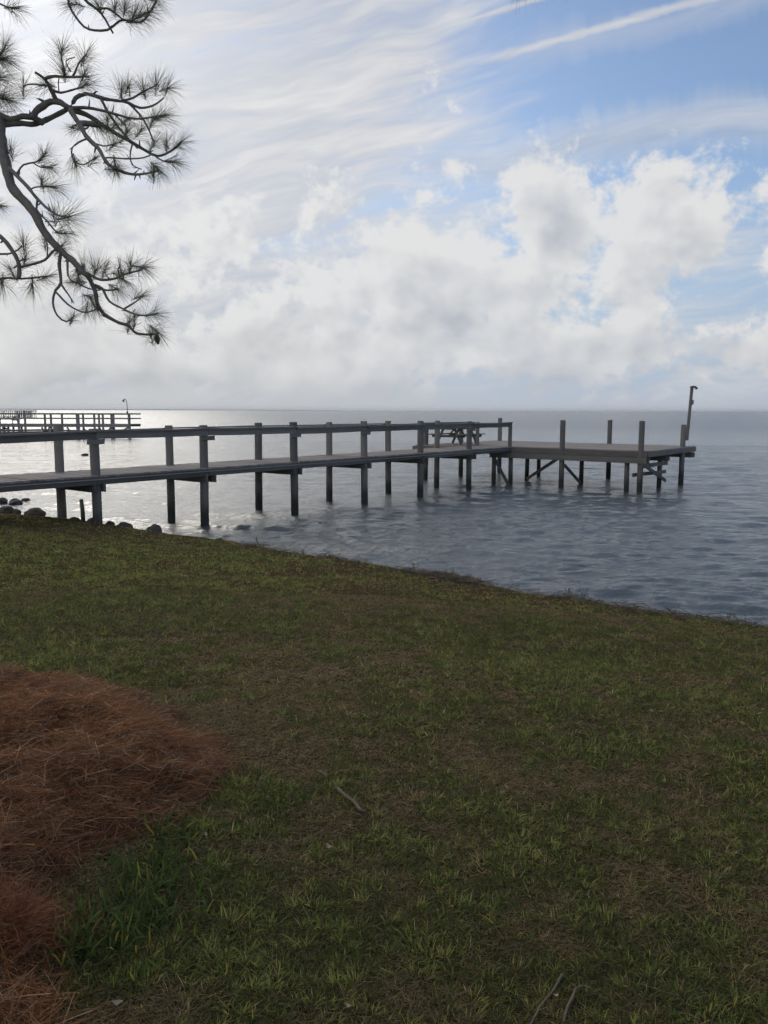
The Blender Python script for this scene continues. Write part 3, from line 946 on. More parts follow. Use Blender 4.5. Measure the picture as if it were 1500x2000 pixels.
def join_blades(name, parts, mat, parent=None):
    V, F4, F3, C, off = [], [], [], [], 0
    for v, f4, f3, c in parts:
        V.append(v); C.append(c)
        F4 += [f + off for f in f4]; F3 += [f + off for f in f3]
        off += len(v)
    me = mesh_np(name, np.concatenate(V), F4 + F3)
    set_tone(me, np.concatenate(C))
    return link(name, me, mat, parent)

def mixv(a, b, t): return np.asarray(a)[None] * (1 - t[:, None]) + np.asarray(b)[None] * t[:, None]

# ------------------------------------------------------------------ heap of pine straw
heap_px = [(-420, 1345), (-150, 1322), (0, 1322), (200, 1340), (350, 1388), (455, 1450), (485, 1505), (440, 1552), (372, 1590), (290, 1630),
           (225, 1680), (180, 1740), (160, 1810), (150, 1900), (140, 2050), (-60, 2200), (-700, 2100)]
HEAP = np.array([(p.x, p.y) for p in (lawn_px(u, v) for u, v in heap_px)])
def poly_dist(x, y, poly):
    """signed distance to a polygon: positive inside"""
    x, y = np.asarray(x, float), np.asarray(y, float)
    best = np.full(x.shape, 1e9); ins = np.zeros(x.shape, bool)
    for i in range(len(poly)):
        (x0, y0), (x1, y1) = poly[i], poly[(i + 1) % len(poly)]
        dx, dy = x1 - x0, y1 - y0
        t = np.clip(((x - x0) * dx + (y - y0) * dy) / (dx * dx + dy * dy + 1e-12), 0, 1)
        best = np.minimum(best, np.hypot(x - x0 - t * dx, y - y0 - t * dy))
        ins ^= ((y0 > y) != (y1 > y)) & (x < (x1 - x0) * (y - y0) / (y1 - y0 + 1e-12) + x0)
    return np.where(ins, best, -best)
def heap_h(x, y):
    d = poly_dist(x, y, HEAP) + (fbm(x, y, 2.3, 31, 3) - 0.5) * 0.45
    k = np.clip(d / 0.60, 0, 1); k = k * k * (3 - 2 * k)
    return k * (0.06 + 0.24 * fbm(x, y, 2.2, 33, 3)) + np.clip(d * 8, 0, 1) * (fbm(x, y, 6.5, 35, 2) - 0.4) * 0.10

def build_heap():
    x0, y0 = HEAP.min(0) - .2; x1, y1 = HEAP.max(0) + .2
    x0, y0 = max(x0, -5.5), max(y0, 0.6)
    xs, ys = np.arange(x0, x1, .035), np.arange(y0, y1, .035)
    XX, YY = np.meshgrid(xs, ys, indexing='ij')
    hh = heap_h(XX, YY)
    ZZ = ground_z(XX, YY) + hh - 0.012
    n0, n1 = XX.shape
    c = lawn_px(200, 1500)
    i = (np.arange(n0 - 1)[:, None] * n1 + np.arange(n1 - 1)[None]).ravel()
    keep = (hh.ravel()[i] > -0.01) & (poly_dist(XX, YY, HEAP).ravel()[i] > -0.1)
    i = i[keep]
    V = np.stack([XX.ravel(), YY.ravel(), ZZ.ravel()], 1)
    Fc = np.stack([i, i + n1, i + n1 + 1, i + 1], 1)
    used = np.unique(Fc); mp = np.zeros(len(V), int); mp[used] = np.arange(len(used))
    me = mesh_np('pine_straw_heap', V[used] - np.array(c), [mp[Fc]]); smooth(me)
    m, nt, b = new_mat('straw_litter')
    tc = nt.nodes.new('ShaderNodeTexCoord'); o = X(nt, tc.outputs['Object'])
    n = noise(nt, o, 30.0, 5, 0.7)
    cc = mixc(nt, n, (0.04, 0.017, 0.007), (0.15, 0.060, 0.026))
    nt.links.new(cc.s, b.inputs['Base Color']); b.inputs['Roughness'].default_value = 0.95
    root = link('pine_straw_heap', me, m); root.location = c
    tag(root, 'low heap of raked red-brown pine straw at the lower left of the lawn', 'straw heap')
    # needles
    N = 46000
    x = RNG.uniform(x0, x1, N * 3); y = RNG.uniform(y0, y1, N * 3)
    d = poly_dist(x, y, HEAP) + (fbm(x, y, 2.3, 31, 3) - .5) * .45 + RNG.normal(0, .05, N * 3)
    ok = (d > 0.0) & (RNG.random(N * 3) < np.clip(d * 6 + .15, 0, 1)); x, y = x[ok][:N], y[ok][:N]
    n = len(x)
    h = heap_h(x, y)
    z = ground_z(x, y) + h + RNG.uniform(-.01, .03, n)
    th = RNG.uniform(0, 2 * pi, n); ph = RNG.normal(.06, .20, n)
    dr = np.stack([np.cos(th) * np.cos(ph), np.sin(th) * np.cos(ph), np.sin(ph)], 1)
    L = RNG.uniform(.09, .23, n)
    tone = np.clip(fbm(x, y, 1.6, 41, 3) * 1.3 - .2 + RNG.normal(0, .22, n), 0, 1)
    col = mixv((0.15, 0.062, 0.020), (0.47, 0.20, 0.078), tone)
    tan_ = RNG.random(n) < .16
    col[tan_] = mixv((0.16, 0.105, 0.062), (0.34, 0.24, 0.15), RNG.random(tan_.sum()))
    pale = RNG.random(n) < .08
    col[pale] = mixv((0.46, 0.27, 0.13), (0.62, 0.42, 0.25), RNG.random(pale.sum()))
    base = np.stack([x, y, z], 1) - dr * (L / 2)[:, None]
    p1 = blades(base - np.array(c), dr, L, RNG.uniform(.0013, .0027, n), RNG.uniform(-.1, .25, n), col, segs=3)
    # tufts standing up here and there
    k = 6500
    x = RNG.uniform(x0, x1, k * 3); y = RNG.uniform(y0, y1, k * 3)
    ok = (poly_dist(x, y, HEAP) > .05) & (fbm(x, y, 1.2, 52, 2) > .42); x, y = x[ok][:k], y[ok][:k]; k = len(x)
    th = RNG.uniform(0, 2 * pi, k); ph = RNG.uniform(.1, 1.0, k)
    dr = np.stack([np.cos(th) * np.cos(ph), np.sin(th) * np.cos(ph), np.sin(ph)], 1)
    base = np.stack([x, y, ground_z(x, y) + heap_h(x, y) - .02], 1)
    col = mixv((0.12, 0.05, 0.028), (0.30, 0.14, 0.075), RNG.random(k))
    p2 = blades(base - np.array(c), dr, RNG.uniform(.05, .15, k), RNG.uniform(.0012, .002, k), RNG.uniform(0, .5, k), col, segs=2)
    # orange clump at the near corner
    k = 1500
    q = lawn_px(45, 1850)
    th = RNG.uniform(0, 2 * pi, k); ph = RNG.uniform(.05, 1.35, k); rr = np.abs(RNG.normal(0, .10, k))
    a2 = RNG.uniform(0, 2 * pi, k)
    x, y = q.x + rr * np.cos(a2), q.y + rr * np.sin(a2)
    dr = np.stack([np.cos(th) * np.cos(ph), np.sin(th) * np.cos(ph), np.sin(ph)], 1)
    base = np.stack([x, y, ground_z(x, y) + heap_h(x, y) - .01], 1)
    col = mixv((0.20, 0.075, 0.035), (0.40, 0.17, 0.085), RNG.random(k))
    p3 = blades(base - np.array(c), dr, RNG.uniform(.08, .19, k), RNG.uniform(.0012, .002, k), RNG.uniform(0, .4, k), col, segs=3)
    o = join_blades('needles', [p1, p2, p3], M_STRAW, root); tag(o, kind='stuff')
build_heap()

# ------------------------------------------------------------------ grass
def brown_map(x, y):
    """0 green .. 1 brown, in the blotches of an autumn lawn"""
    b = (fbm(x, y, 0.42, 61, 3) - .5) * 1.5 + (fbm(x, y, 1.9, 63, 3) - .5) * 1.3 + (fbm(x, y, 7.0, 65, 2) - .5) * 1.7 + .36
    g = shore_gap(x, y)
    b = b + .38 * np.exp(-np.clip(g, 0, None) / 1.0)                  # dry strip along the bank
    hd = poly_dist(x, y, HEAP)
    b = b + .35 * np.exp(-np.clip(-hd, 0, None) / .35)                # worn ground beside the heap
    b = b + .16 * np.clip((x - 0.6) / 2.5, 0, 1) * np.clip((5.5 - y) / 3, 0, 1)
    return np.clip(b, 0, 1)

def build_grass():
    parts = []
    zones = [(1.25, 2.6, 30000, (.014, .048), (.0022, .0042), 2), (2.6, 4.2, 20000, (.016, .050), (.0026, .0048), 2),
             (4.2, 7.0, 10500, (.020, .056), (.0038, .0064), 2), (7.0, 11.0, 4600, (.026, .068), (.0062, .0095), 1), (11.0, 21.0, 1900, (.03, .07), (.010, .016), 1)]
    # flat dead thatch under the living blades
    for r0, r1, dens, w in ((1.25, 3.0, 14000, .0030), (3.0, 5.5, 8000, .0042), (5.5, 9.5, 3400, .0075)):
        n = int(radians(31) * (r1 * r1 - r0 * r0) * dens)
        r = np.sqrt(RNG.uniform(r0 * r0, r1 * r1, n)); a = RNG.uniform(-radians(31), radians(31), n)
        x, y = r * np.sin(a), r * np.cos(a)
        ok = (shore_gap(x, y) > 0) & (heap_h(x, y) < .05); x, y = x[ok], y[ok]; n = len(x)
        th = RNG.uniform(0, 2 * pi, n); ph = np.abs(RNG.normal(.05, .22, n))
        dr = np.stack([np.cos(th) * np.cos(ph), np.sin(th) * np.cos(ph), np.sin(ph)], 1)
        k = np.clip(brown_map(x, y) * .8 + RNG.normal(0, .25, n), 0, 1)
        col = mixv((0.085, 0.085, 0.034), (0.28, 0.20, 0.11), k) * RNG.uniform(.85, 1.6, n)[:, None]
        parts.append(blades(np.stack([x, y, ground_z(x, y) + RNG.uniform(.0, .012, n)], 1), dr, RNG.uniform(.02, .06, n), RNG.uniform(.7, 1.3, n) * w, RNG.uniform(-.2, .3, n), col, segs=1))
    for (r0, r1, dens, (l0, l1), (w0, w1), segs) in zones:
        half = radians(31)
        area = half * (r1 * r1 - r0 * r0)
        n = int(area * dens)
        r = np.sqrt(RNG.uniform(r0 * r0, r1 * r1, n)); a = RNG.uniform(-half, half, n)
        x, y = r * np.sin(a), r * np.cos(a)
        gap = shore_gap(x, y)
        ok = (gap > RNG.exponential(.06, n) - .03) & (heap_h(x, y) < RNG.uniform(.0, .09, n))
        x, y = x[ok], y[ok]
        # gather the blades into small tufts
        cell = .06 if r0 < 7 else .10
        jx = np.floor(x / cell) * cell + cell * _perm[(np.floor(x / cell).astype(int)) % 256, (np.floor(y / cell).astype(int)) % 256]
        jy = np.floor(y / cell) * cell + cell * _perm[(np.floor(y / cell).astype(int) + 71) % 256, (np.floor(x / cell).astype(int) + 13) % 256]
        pull = RNG.uniform(0, .75, len(x))
        x, y = x + (jx - x) * pull, y + (jy - y) * pull
        n = len(x)
        tuft = _perm[(np.floor(x / cell).astype(int) + 5) % 256, (np.floor(y / cell).astype(int) + 9) % 256]
        br = brown_map(x, y)
        lush = 1 - br
        th = RNG.uniform(0, 2 * pi, n)
        out = np.arctan2(y - jy, x - jx)
        th = np.where(RNG.random(n) < .7, out + RNG.normal(0, .6, n), th)
        ph = np.clip(RNG.normal(.70, .45, n) - br * .36, .02, 1.45)
        dr = np.stack([np.cos(th) * np.cos(ph), np.sin(th) * np.cos(ph), np.sin(ph)], 1)
        L = RNG.uniform(l0, l1, n) * (.7 + .6 * lush) * (.7 + .7 * tuft)
        dead = RNG.random(n) < np.clip(br * .75 + .14, .16, .88)
        hue = np.clip(fbm(x, y, 3.0, 71, 2) + RNG.normal(0, .22, n), 0, 1)
        col = mixv((0.072, 0.108, 0.026), (0.205, 0.232, 0.064), hue)
        yel = RNG.random(n) < .14
        col[yel] = mixv((0.22, 0.20, 0.045), (0.32, 0.27, 0.08), RNG.random(yel.sum()))
        dc = mixv((0.13, 0.090, 0.046), (0.40, 0.285, 0.155), np.clip(RNG.random(n) * .8 + (tuft - .5) * .4, 0, 1))
        pale = RNG.random(n) < .08
        dc[pale] = mixv((0.34, 0.26, 0.16), (0.52, 0.42, 0.28), RNG.random(pale.sum()))
        col[dead] = dc[dead]
        col *= (1.02 + .68 * tuft)[:, None]
        base = np.stack([x, y, ground_z(x, y) - .004], 1)
        parts.append(blades(base, dr, L, RNG.uniform(w0, w1, n) * np.where(dead, .7, 1.0), RNG.uniform(.05, .7, n), col, segs=segs))
    # fallen pine needles scattered over the lawn
    n = 9000
    r = np.sqrt(RNG.uniform(1.3 ** 2, 10 ** 2, n)); a = RNG.uniform(-.58, .58, n)
    x, y = r * np.sin(a), r * np.cos(a)
    hd = poly_dist(x, y, HEAP)
    ok = (shore_gap(x, y) > .1) & ((RNG.random(n) < .22) | (hd > -RNG.exponential(.30, n))); x, y = x[ok], y[ok]; n = len(x)
    th = RNG.uniform(0, 2 * pi, n); ph = RNG.normal(.05, .15, n)
    dr = np.stack([np.cos(th) * np.cos(ph), np.sin(th) * np.cos(ph), np.sin(ph)], 1)
    parts.append(blades(np.stack([x, y, ground_z(x, y) + .02], 1), dr, RNG.uniform(.08, .2, n), RNG.uniform(.0012, .002, n), RNG.uniform(0, .2, n),
                        mixv((0.12, 0.07, 0.04), (0.30, 0.20, 0.12), RNG.random(n)), segs=2))
    o = join_blades('lawn_grass', parts, M_GRASS)
    tag(o, 'short patchy green and brown grass covering the sloping lawn', 'grass', kind='stuff')

    # taller coarse grass between the heap and the lawn
    parts = []
    for (u, v, k, h, s) in ((270, 1740, 150, .13, .10), (330, 1700, 110, .11, .08), (200, 1830, 150, .13, .10), (150, 1850, 80, .12, .07), (300, 1800, 120, .10, .10), (545, 1560, 90, .08, .10), (330, 1640, 70, .12, .06), (240, 1880, 80, .09, .09)):
        q = lawn_px(u, v); k = int(k * 1.3)
        x, y = q.x + RNG.normal(0, s, k), q.y + RNG.normal(0, s, k)
        th = RNG.uniform(0, 2 * pi, k); ph = np.clip(RNG.normal(1.0, .3, k), .2, 1.5)
        dr = np.stack([np.cos(th) * np.cos(ph), np.sin(th) * np.cos(ph), np.sin(ph)], 1)
        col = mixv((0.045, 0.080, 0.024), (0.13, 0.18, 0.048), RNG.random(k))
        yel = RNG.random(k) < .08; col[yel] = (0.34, 0.29, 0.07)
        parts.append(blades(np.stack([x, y, ground_z(x, y) - .005], 1), dr, RNG.uniform(.6, 1.3, k) * h, RNG.uniform(.0045, .0085, k), RNG.uniform(.1, .6, k), col, segs=3))
    o = join_blades('coarse_grass', parts, M_GRASS)
    tag(o, 'taller dark green coarse grass growing along the near edge of the straw heap', 'grass', kind='stuff')

    # dry straw and roots washed up along the bank
    parts = []
    spots = [(u, v) for u, v in ((810, 1113), (835, 1119), (860, 1126), (885, 1131), (915, 1137), (950, 1143), (985, 1148), (1040, 1158), (1110, 1168), (1150, 1175), (1215, 1187), (1270, 1195), (1330, 1204), (1390, 1210), (1440, 1216), (1480, 1222), (700, 1097), (640, 1088), (560, 1077), (500, 1067))]
    for i, (u, v) in enumerate(spots):
        q = at_z(u, v, .44); k = 320 if u in (835, 860, 885, 915) else 130
        x, y = q.x + RNG.normal(0, .22, k), q.y + RNG.normal(0, .10, k)
        th = RNG.uniform(0, 2 * pi, k); ph = np.abs(RNG.normal(.1, .28, k))
        dr = np.stack([np.cos(th) * np.cos(ph), np.sin(th) * np.cos(ph), np.sin(ph)], 1)
        col = mixv((0.06, 0.042, 0.028), (0.30, 0.24, 0.17), RNG.random(k) ** 1.6)
        parts.append(blades(np.stack([x, y, ground_z(x, y) + RNG.uniform(0, .05, k)], 1), dr, RNG.uniform(.06, .26, k), RNG.uniform(.004, .009, k), RNG.uniform(0, .5, k), col, segs=3))
    o = join_blades('shore_straw', parts, M_STRAW)
    tag(o, 'dry straw and dead stalks washed up along the edge of the bank', 'straw', kind='stuff')
build_grass()

# ------------------------------------------------------------------ twigs, leaves, sprouts
def twig(name, pix, rad, label, lift=.02, sides=8, forks=(), group=None, mat=None):
    P = [lawn_px(u, v) + Vector((0, 0, lift + (l if len(r_) else 0))) for (u, v, *r_) in pix for l in [(r_ or [0])[0]]]
    base = P[0].copy()
    Q = spline(P, .015)
    n = len(Q)
    g = random.Random(len(label))
    R = [rad * (1.1 - .35 * i / n) * (1 + g.uniform(-.30, .30)) for i in range(n)]
    parts = [tube_data(Q, R, sides, .10, 3)]
    for i0, d, l in forks:
        p = Vector(Q[int(i0 * (n - 1))]); d = Vector(d).normalized()
        parts.append(tube_data([p, p + d * l * .5 + Vector((0, 0, .004)), p + d * l], [rad * .6, rad * .5, rad * .3], sides, .1, 5))
    V, Fc = [], []
    for v, f in parts:
        o = len(V); V += [tuple(q - base) for q in v]; Fc += [tuple(i + o for i in ff) for ff in f]
    me = bpy.data.meshes.new(name); me.from_pydata(V, [], Fc); me.update(); smooth(me)
    ob = link(name, me, mat or M_TWIG); ob.location = base
    tag(ob, label, 'twig', group)
twig('twig', [(660, 1553), (672, 1562), (684, 1572), (695, 1582), (704, 1593), (716, 1597)], .0085, 'short crooked pale twig lying alone in the middle of the lawn', .026,
     forks=((.06, (-1, -.3, 0), .03),))
twig('twig', [(1098, 1915), (1080, 1950), (1060, 1972), (1043, 2000), (1030, 2030)], .0032, 'thin dark straight stick at the bottom edge, left of the knobbly one', .018)
twig('twig', [(1140, 1938), (1124, 1945), (1118, 1962), (1108, 1985), (1100, 2012)], .0042, 'knobbly grey stick with forked top at the bottom edge of the photo', .020,
     forks=((.02, (.8, -.5, 0), .04), (.3, (-1, .4, .1), .03)))
twig('twig', [(1250, 1935), (1290, 1950), (1330, 1958)], .0018, 'thin pale twig at lower right of the lawn', .018)
twig('twig', [(622, 1518), (632, 1524), (640, 1530)], .006, 'small dark stub of twig just above the crooked pale one', .03)
def upright_stick():
    p = at_z(508, 1069, .42)
    o = tube('twig', spline([p + Vector((.02, 0, -.15)), p, p + Vector((-.05, 0, .10)), p + Vector((-.07, 0, .20))], .03), [.013] * 3 + [.010] * 20, M_TWIG, None, 7, .15, 4, origin=p)
    tag(o, 'bare stick poking up from the bank below the middle piles', 'twig')
upright_stick()
twig('twig', [(1190, 1192, .02), (1206, 1196, .05), (1226, 1200, .02)], .006, 'bleached reed stalk lying on the bank right of centre', .01)

def dead_leaf(u, v, size, rz, label):
    c = lawn_px(u, v) + Vector((0, 0, .035))
    n = 12
    V = [(0, 0, 0)]
    for i in range(n):
        a = 2 * pi * i / n
        r = size * (0.5 + .12 * sin(3 * a + rz)) * (1.25 if i % n == 0 else 1)
        V.append((r * cos(a), .62 * r * sin(a), .25 * size * (cos(a) ** 2) * .5 + random.uniform(-.002, .004)))
    Fc = [(0, i + 1, (i + 1) % n + 1) for i in range(n)]
    me = bpy.data.meshes.new('dead_leaf'); me.from_pydata(V, [], Fc); me.update(); smooth(me)
    o = link('dead_leaf', me, M_LEAF); o.location = c; o.rotation_euler = (random.uniform(-.4, .4), random.uniform(-.4, .4), rz)
    tag(o, label, 'leaf', 'fallen leaves on the lawn')
dead_leaf(229, 1986, .026, .4, 'curled tan dead leaf at the bottom left corner beside the straw')
dead_leaf(834, 1601, .018, 1.3, 'small pale dead leaf to the right of the crooked twig')
dead_leaf(643, 1672, .028, 2.2, 'brown dead leaf below and left of the crooked twig')
dead_leaf(1087, 1968, .018, .2, 'tiny whitish leaf between the two sticks at the bottom edge')
dead_leaf(1270, 1398, .035, .9, 'brown leaf on the far right part of the lawn')
dead_leaf(680, 1990, .020, 2.8, 'faded leaf at the bottom edge left of the two sticks')

def sprout(u, v, z, h, label, seed):
    g = random.Random(seed)
    p = at_z(u, v, z)
    root = empty('seaside_sprout', (p.x, p.y, z - .03)); tag(root, label, 'plant', 'sprouts along the bank')
    sV, sF, lV, lF = [], [], [], []
    for k in range(4):
        d = Vector((g.uniform(-.5, .5), g.uniform(-.3, .3), 1)).normalized()
        pts = [Vector((0, 0, 0)), d * h * .5, d * h + Vector((g.uniform(-.02, .02), 0, 0))]
        v_, f_ = tube_data(pts, [.004, .003, .002], 5)
        o = len(sV); sV += [tuple(q) for q in v_]; sF += [tuple(i + o for i in f) for f in f_]
        for m_ in range(6):
            c = pts[0].lerp(pts[2], g.uniform(.35, 1.0)); a = g.uniform(0, 6.28); l = g.uniform(.03, .055)
            e = Vector((cos(a), sin(a), g.uniform(0, .6))).normalized(); s = e.cross(Vector((0, 0, 1))).normalized() * l * .32
            o = len(lV); lV += [tuple(c), tuple(c + e * l * .5 + s), tuple(c + e * l), tuple(c + e * l * .5 - s)]
            lF.append((o, o + 1, o + 2, o + 3))
    me = bpy.data.meshes.new('stem'); me.from_pydata(sV, [], sF); me.update(); link('stem', me, M_TWIG, root)
    me = bpy.data.meshes.new('leaves'); me.from_pydata(lV, [], lF); me.update(); tag(link('leaves', me, M_SPROUT, root), kind='stuff')
sprout(810, 1113, .43, .13, 'leafy sprout beside the heaped washed-up straw at the bank', 1)
sprout(1112, 1166, .43, .16, 'round leafy sprout on the bank, left of a nearby pair', 2)
sprout(1138, 1168, .42, .16, 'slanting leafy sprout on the bank, right of a nearby pair', 3)
sprout(1424, 1214, .42, .15, 'thin sprout on the bank near the right edge of the photo', 4)
sprout(590, 1081, .42, .10, 'low sprout on the bank just below the middle of the walkway', 5)

# ------------------------------------------------------------------ the pine
TS = 0.35
def build_pine():
    base = Vector((-5.3, 7.6, 0)); base.z = gz(base.x, base.y)
    root = empty('pine_tree', base)
    tag(root, 'tall pine reaching in from the upper left with bare twisting branches and needle tufts', 'tree')
    def trunk_at(z):
        k = (z - base.z) / 14
        return Vector((base.x + .25 * sin(k * 3), base.y + .2 * sin(k * 2.2), z))
    zs = np.linspace(base.z - .3, base.z + 14, 24)
    tube('trunk', [trunk_at(z) for z in zs], [.25 * (1 - .82 * i / 23) * (1.25 if i == 0 else 1) for i in range(24)], M_BARK, root, 14, .06, 2)

    spurs = []
    placed = []                 # (u, v, depth, Vector) of all branch points, to hang new ones on
    def depth_near(u, v):
        q = min(placed, key=lambda p: (p[0] - u) ** 2 + (p[1] - v) ** 2)
        return q[2]
    g = random.Random(5)
    def branch(zp, r0, r1, d0=None, slope=None, pre=None):
        pix = [(x * TS, y * TS) for x, y in zp]
        d = d0 if d0 is not None else depth_near(*pix[0])
        sl = slope if slope is not None else g.uniform(-.0022, .0022)
        pts, l = [], 0
        for i, (u, v) in enumerate(pix):
            if i: l += sqrt((u - pix[i - 1][0]) ** 2 + (v - pix[i - 1][1]) ** 2)
            pts.append((u, v, d + sl * l))
        P3 = [at_y(*p) for p in pts]
        if pre is not None: P3 = [Vector(q) for q in pre] + P3
        Q = [Vector(q) for q in spline(P3, .035)]
        n = len(Q)
        # small wobble so that no twig runs dead straight
        off = Vector((g.uniform(-9, 9), 0, 0))
        from mathutils import noise as mn
        k0 = min(1.0, .25 + 30 * r1)
        for i in range(1, n - 1):
            Q[i] += mn.noise_vector(Q[i] * 9 + off) * .010 * k0
        R = [(r0 + (r1 - r0) * i / (n - 1)) * (1 + .13 * mn.noise(Q[i] * 25)) for i in range(n)]
        tube('branch', Q, R, M_BARK, root, 7, .10, len(placed))
        for i in range(3, n - 1):
            if R[i] < .030 and g.random() < .20:            # bare spurs where old shoots broke off
                d_ = Vector((g.uniform(-1, 1), g.uniform(-.5, .5), g.uniform(-1, 1))).normalized()
                l = g.uniform(.015, .06)
                spurs.append(tube_data([Q[i], Q[i] + d_ * (R[i] + l * .5), Q[i] + d_ * (R[i] + l) + Vector((0, 0, g.uniform(-.01, .015)))], [R[i] * .45 + .002, R[i] * .3 + .002, .002], 5))
        sp = spline([(u, v, dd) for u, v, dd in pts], 4.0)
        for q in sp: placed.append((q[0], q[1], q[2]))
        return Q
    px2 = TS * 7.0 / FPX / 2       # zoom pixels of thickness -> radius
    t = lambda w: w * px2
    top = trunk_at(5.3); low = trunk_at(4.2); hi = trunk_at(6.6)
    pA = [top, top + Vector((.6, -.15, .05))]
    A = branch([(-120, 700), (0, 695), (100, 690), (200, 692), (300, 650), (390, 600), (420, 550), (480, 520), (550, 540), (600, 556)], t(58), t(20), 7.0, .0008, pA)
    branch([(-100, 640), (0, 648), (60, 668), (130, 652), (200, 662), (240, 690)], t(36), t(30), 7.05, 0)
    branch([(180, 665), (220, 605), (310, 562), (385, 605)], t(40), t(30), 6.98, 0)
    branch([(315, 562), (285, 500), (250, 440), (195, 403)], t(26), t(12))
    branch([(255, 437), (300, 425), (400, 430), (495, 428)], t(17), t(10))
    branch([(405, 428), (440, 352), (480, 305)], t(12), t(7)); branch([(365, 420), (345, 330), (345, 275)], t(12), t(7))
    branch([(395, 400), (370, 340), (420, 320)], t(7), t(5))
    branch([(295, 505), (340, 520), (400, 505), (470, 485)], t(14), t(8)); branch([(330, 515), (325, 460), (330, 430)], t(7), t(5))
    branch([(260, 480), (180, 470), (130, 480)], t(10), t(6))
    branch([(560, 550), (650, 560), (720, 575), (780, 600), (850, 590), (910, 550), (935, 490)], t(18), t(8))
    branch([(680, 560), (740, 545), (820, 500), (880, 470)], t(13), t(8)); branch([(680, 555), (678, 500)], t(10), t(7))
    branch([(725, 540), (720, 475)], t(7), t(5)); branch([(800, 510), (798, 480)], t(7), t(5))
    branch([(720, 578), (780, 640), (820, 700), (862, 795)], t(13), t(8))
    branch([(390, 602), (470, 600), (550, 612), (650, 640), (720, 660), (800, 660), (910, 645)], t(19), t(8))
    branch([(400, 610), (480, 640), (560, 690), (640, 740), (720, 785), (780, 820), (850, 860), (900, 868), (960, 840), (1012, 795)], t(30), t(9))
    branch([(390, 610), (440, 690), (490, 770), (550, 830), (590, 900), (640, 940), (720, 970), (800, 970), (890, 952)], t(30), t(9))
    branch([(440, 690), (500, 690), (560, 700)], t(34), t(26))
    branch([(565, 555), (600, 620), (660, 710), (740, 800)], t(16), t(12))
    branch([(485, 775), (440, 795), (400, 830), (410, 890), (460, 920), (500, 900), (535, 878)], t(10), t(6)); branch([(410, 890), (425, 935)], t(7), t(5))
    branch([(590, 880), (700, 885), (800, 880), (850, 860)], t(9), t(7)); branch([(740, 800), (725, 860), (740, 920), (790, 945)], t(10), t(6))
    branch([(850, 860), (920, 900), (985, 905)], t(10), t(7)); branch([(530, 800), (580, 815), (645, 800)], t(9), t(6))
    branch([(440, 690), (410, 700), (395, 715)], t(12), t(6)); branch([(640, 640), (700, 700), (710, 740)], t(10), t(7)); branch([(870, 660), (860, 660), (855, 670)], t(7), t(5))
    branch([(940, 830), (930, 800), (925, 780)], t(7), t(5))
    # the long limb that droops to the lower right
    branch([(-10, 660), (8, 800), (30, 920), (60, 1030), (130, 1120), (200, 1200), (250, 1300), (330, 1390), (400, 1450), (455, 1512), (500, 1540)], t(62), t(28), 7.0, -.0006)
    branch([(32, 925), (100, 985), (150, 1040), (210, 1110), (250, 1150), (320, 1200), (385, 1210)], t(24), t(9))
    branch([(90, 975), (130, 920), (200, 905), (252, 858)], t(12), t(7)); branch([(185, 908), (230, 935), (295, 938)], t(8), t(6)); branch([(20, 870), (50, 850), (60, 830)], t(8), t(6))
    branch([(165, 1060), (210, 1042), (305, 1045)], t(8), t(6)); branch([(228, 1040), (232, 1005)], t(6), t(5))
    branch([(210, 1112), (205, 1170), (260, 1230), (310, 1290), (365, 1302)], t(12), t(7)); branch([(250, 1236), (310, 1236), (345, 1236)], t(6), t(4))
    branch([(345, 1402), (330, 1470), (340, 1580), (310, 1620), (295, 1690), (320, 1760), (370, 1795), (418, 1760)], t(20), t(7))
    branch([(312, 1630), (370, 1690), (430, 1730), (480, 1745), (545, 1722)], t(11), t(7)); branch([(345, 1590), (380, 1640), (412, 1692)], t(12), t(6))
    branch([(375, 1432), (380, 1540), (412, 1572)], t(14), t(8)); branch([(410, 1570), (500, 1610), (560, 1620)], t(10), t(7))
    branch([(490, 1535), (530, 1620), (545, 1700), (580, 1750), (640, 1790), (720, 1820), (760, 1860), (860, 1865), (882, 1852)], t(26), t(9))
    branch([(500, 1530), (560, 1560), (640, 1555), (700, 1530), (780, 1510), (805, 1490)], t(15), t(8)); branch([(665, 1545), (660, 1500), (672, 1488)], t(8), t(6)); branch([(725, 1525), (728, 1475)], t(8), t(6))
    branch([(525, 1600), (600, 1620), (662, 1615)], t(12), t(8))
    branch([(530, 1590), (570, 1610), (610, 1680), (680, 1720), (740, 1750), (800, 1760), (872, 1752)], t(14), t(8))
    branch([(690, 1725), (750, 1690), (800, 1650)], t(11), t(7)); branch([(700, 1810), (720, 1795), (725, 1785)], t(8), t(6))
    branch([(440, 1500), (470, 1480), (465, 1490)], t(16), t(10)); branch([(690, 1530), (690, 1555)], t(8), t(6))
    branch([(-160, 1240), (-30, 1300), (20, 1335), (70, 1400), (100, 1450), (110, 1500), (105, 1555)], t(30), t(22), 6.9, 0, [low, low + Vector((.5, -.2, .0))])
    branch([(108, 1492), (170, 1475), (250, 1450), (300, 1400), (330, 1390)], t(14), t(14)); branch([(262, 1440), (265, 1360), (250, 1330)], t(8), t(6))
    branch([(-30, 1415), (70, 1412), (125, 1370)], t(12), t(8), 6.9); branch([(-40, 1560), (50, 1552), (110, 1555), (180, 1550), (265, 1540)], t(14), t(9), 6.95)
    branch([(100, 1460), (130, 1450), (142, 1445)], t(10), t(7)); branch([(180, 1552), (182, 1600)], t(8), t(6)); branch([(80, 1550), (62, 1505)], t(8), t(6)); branch([(0, 1556), (10, 1590)], t(8), t(6))
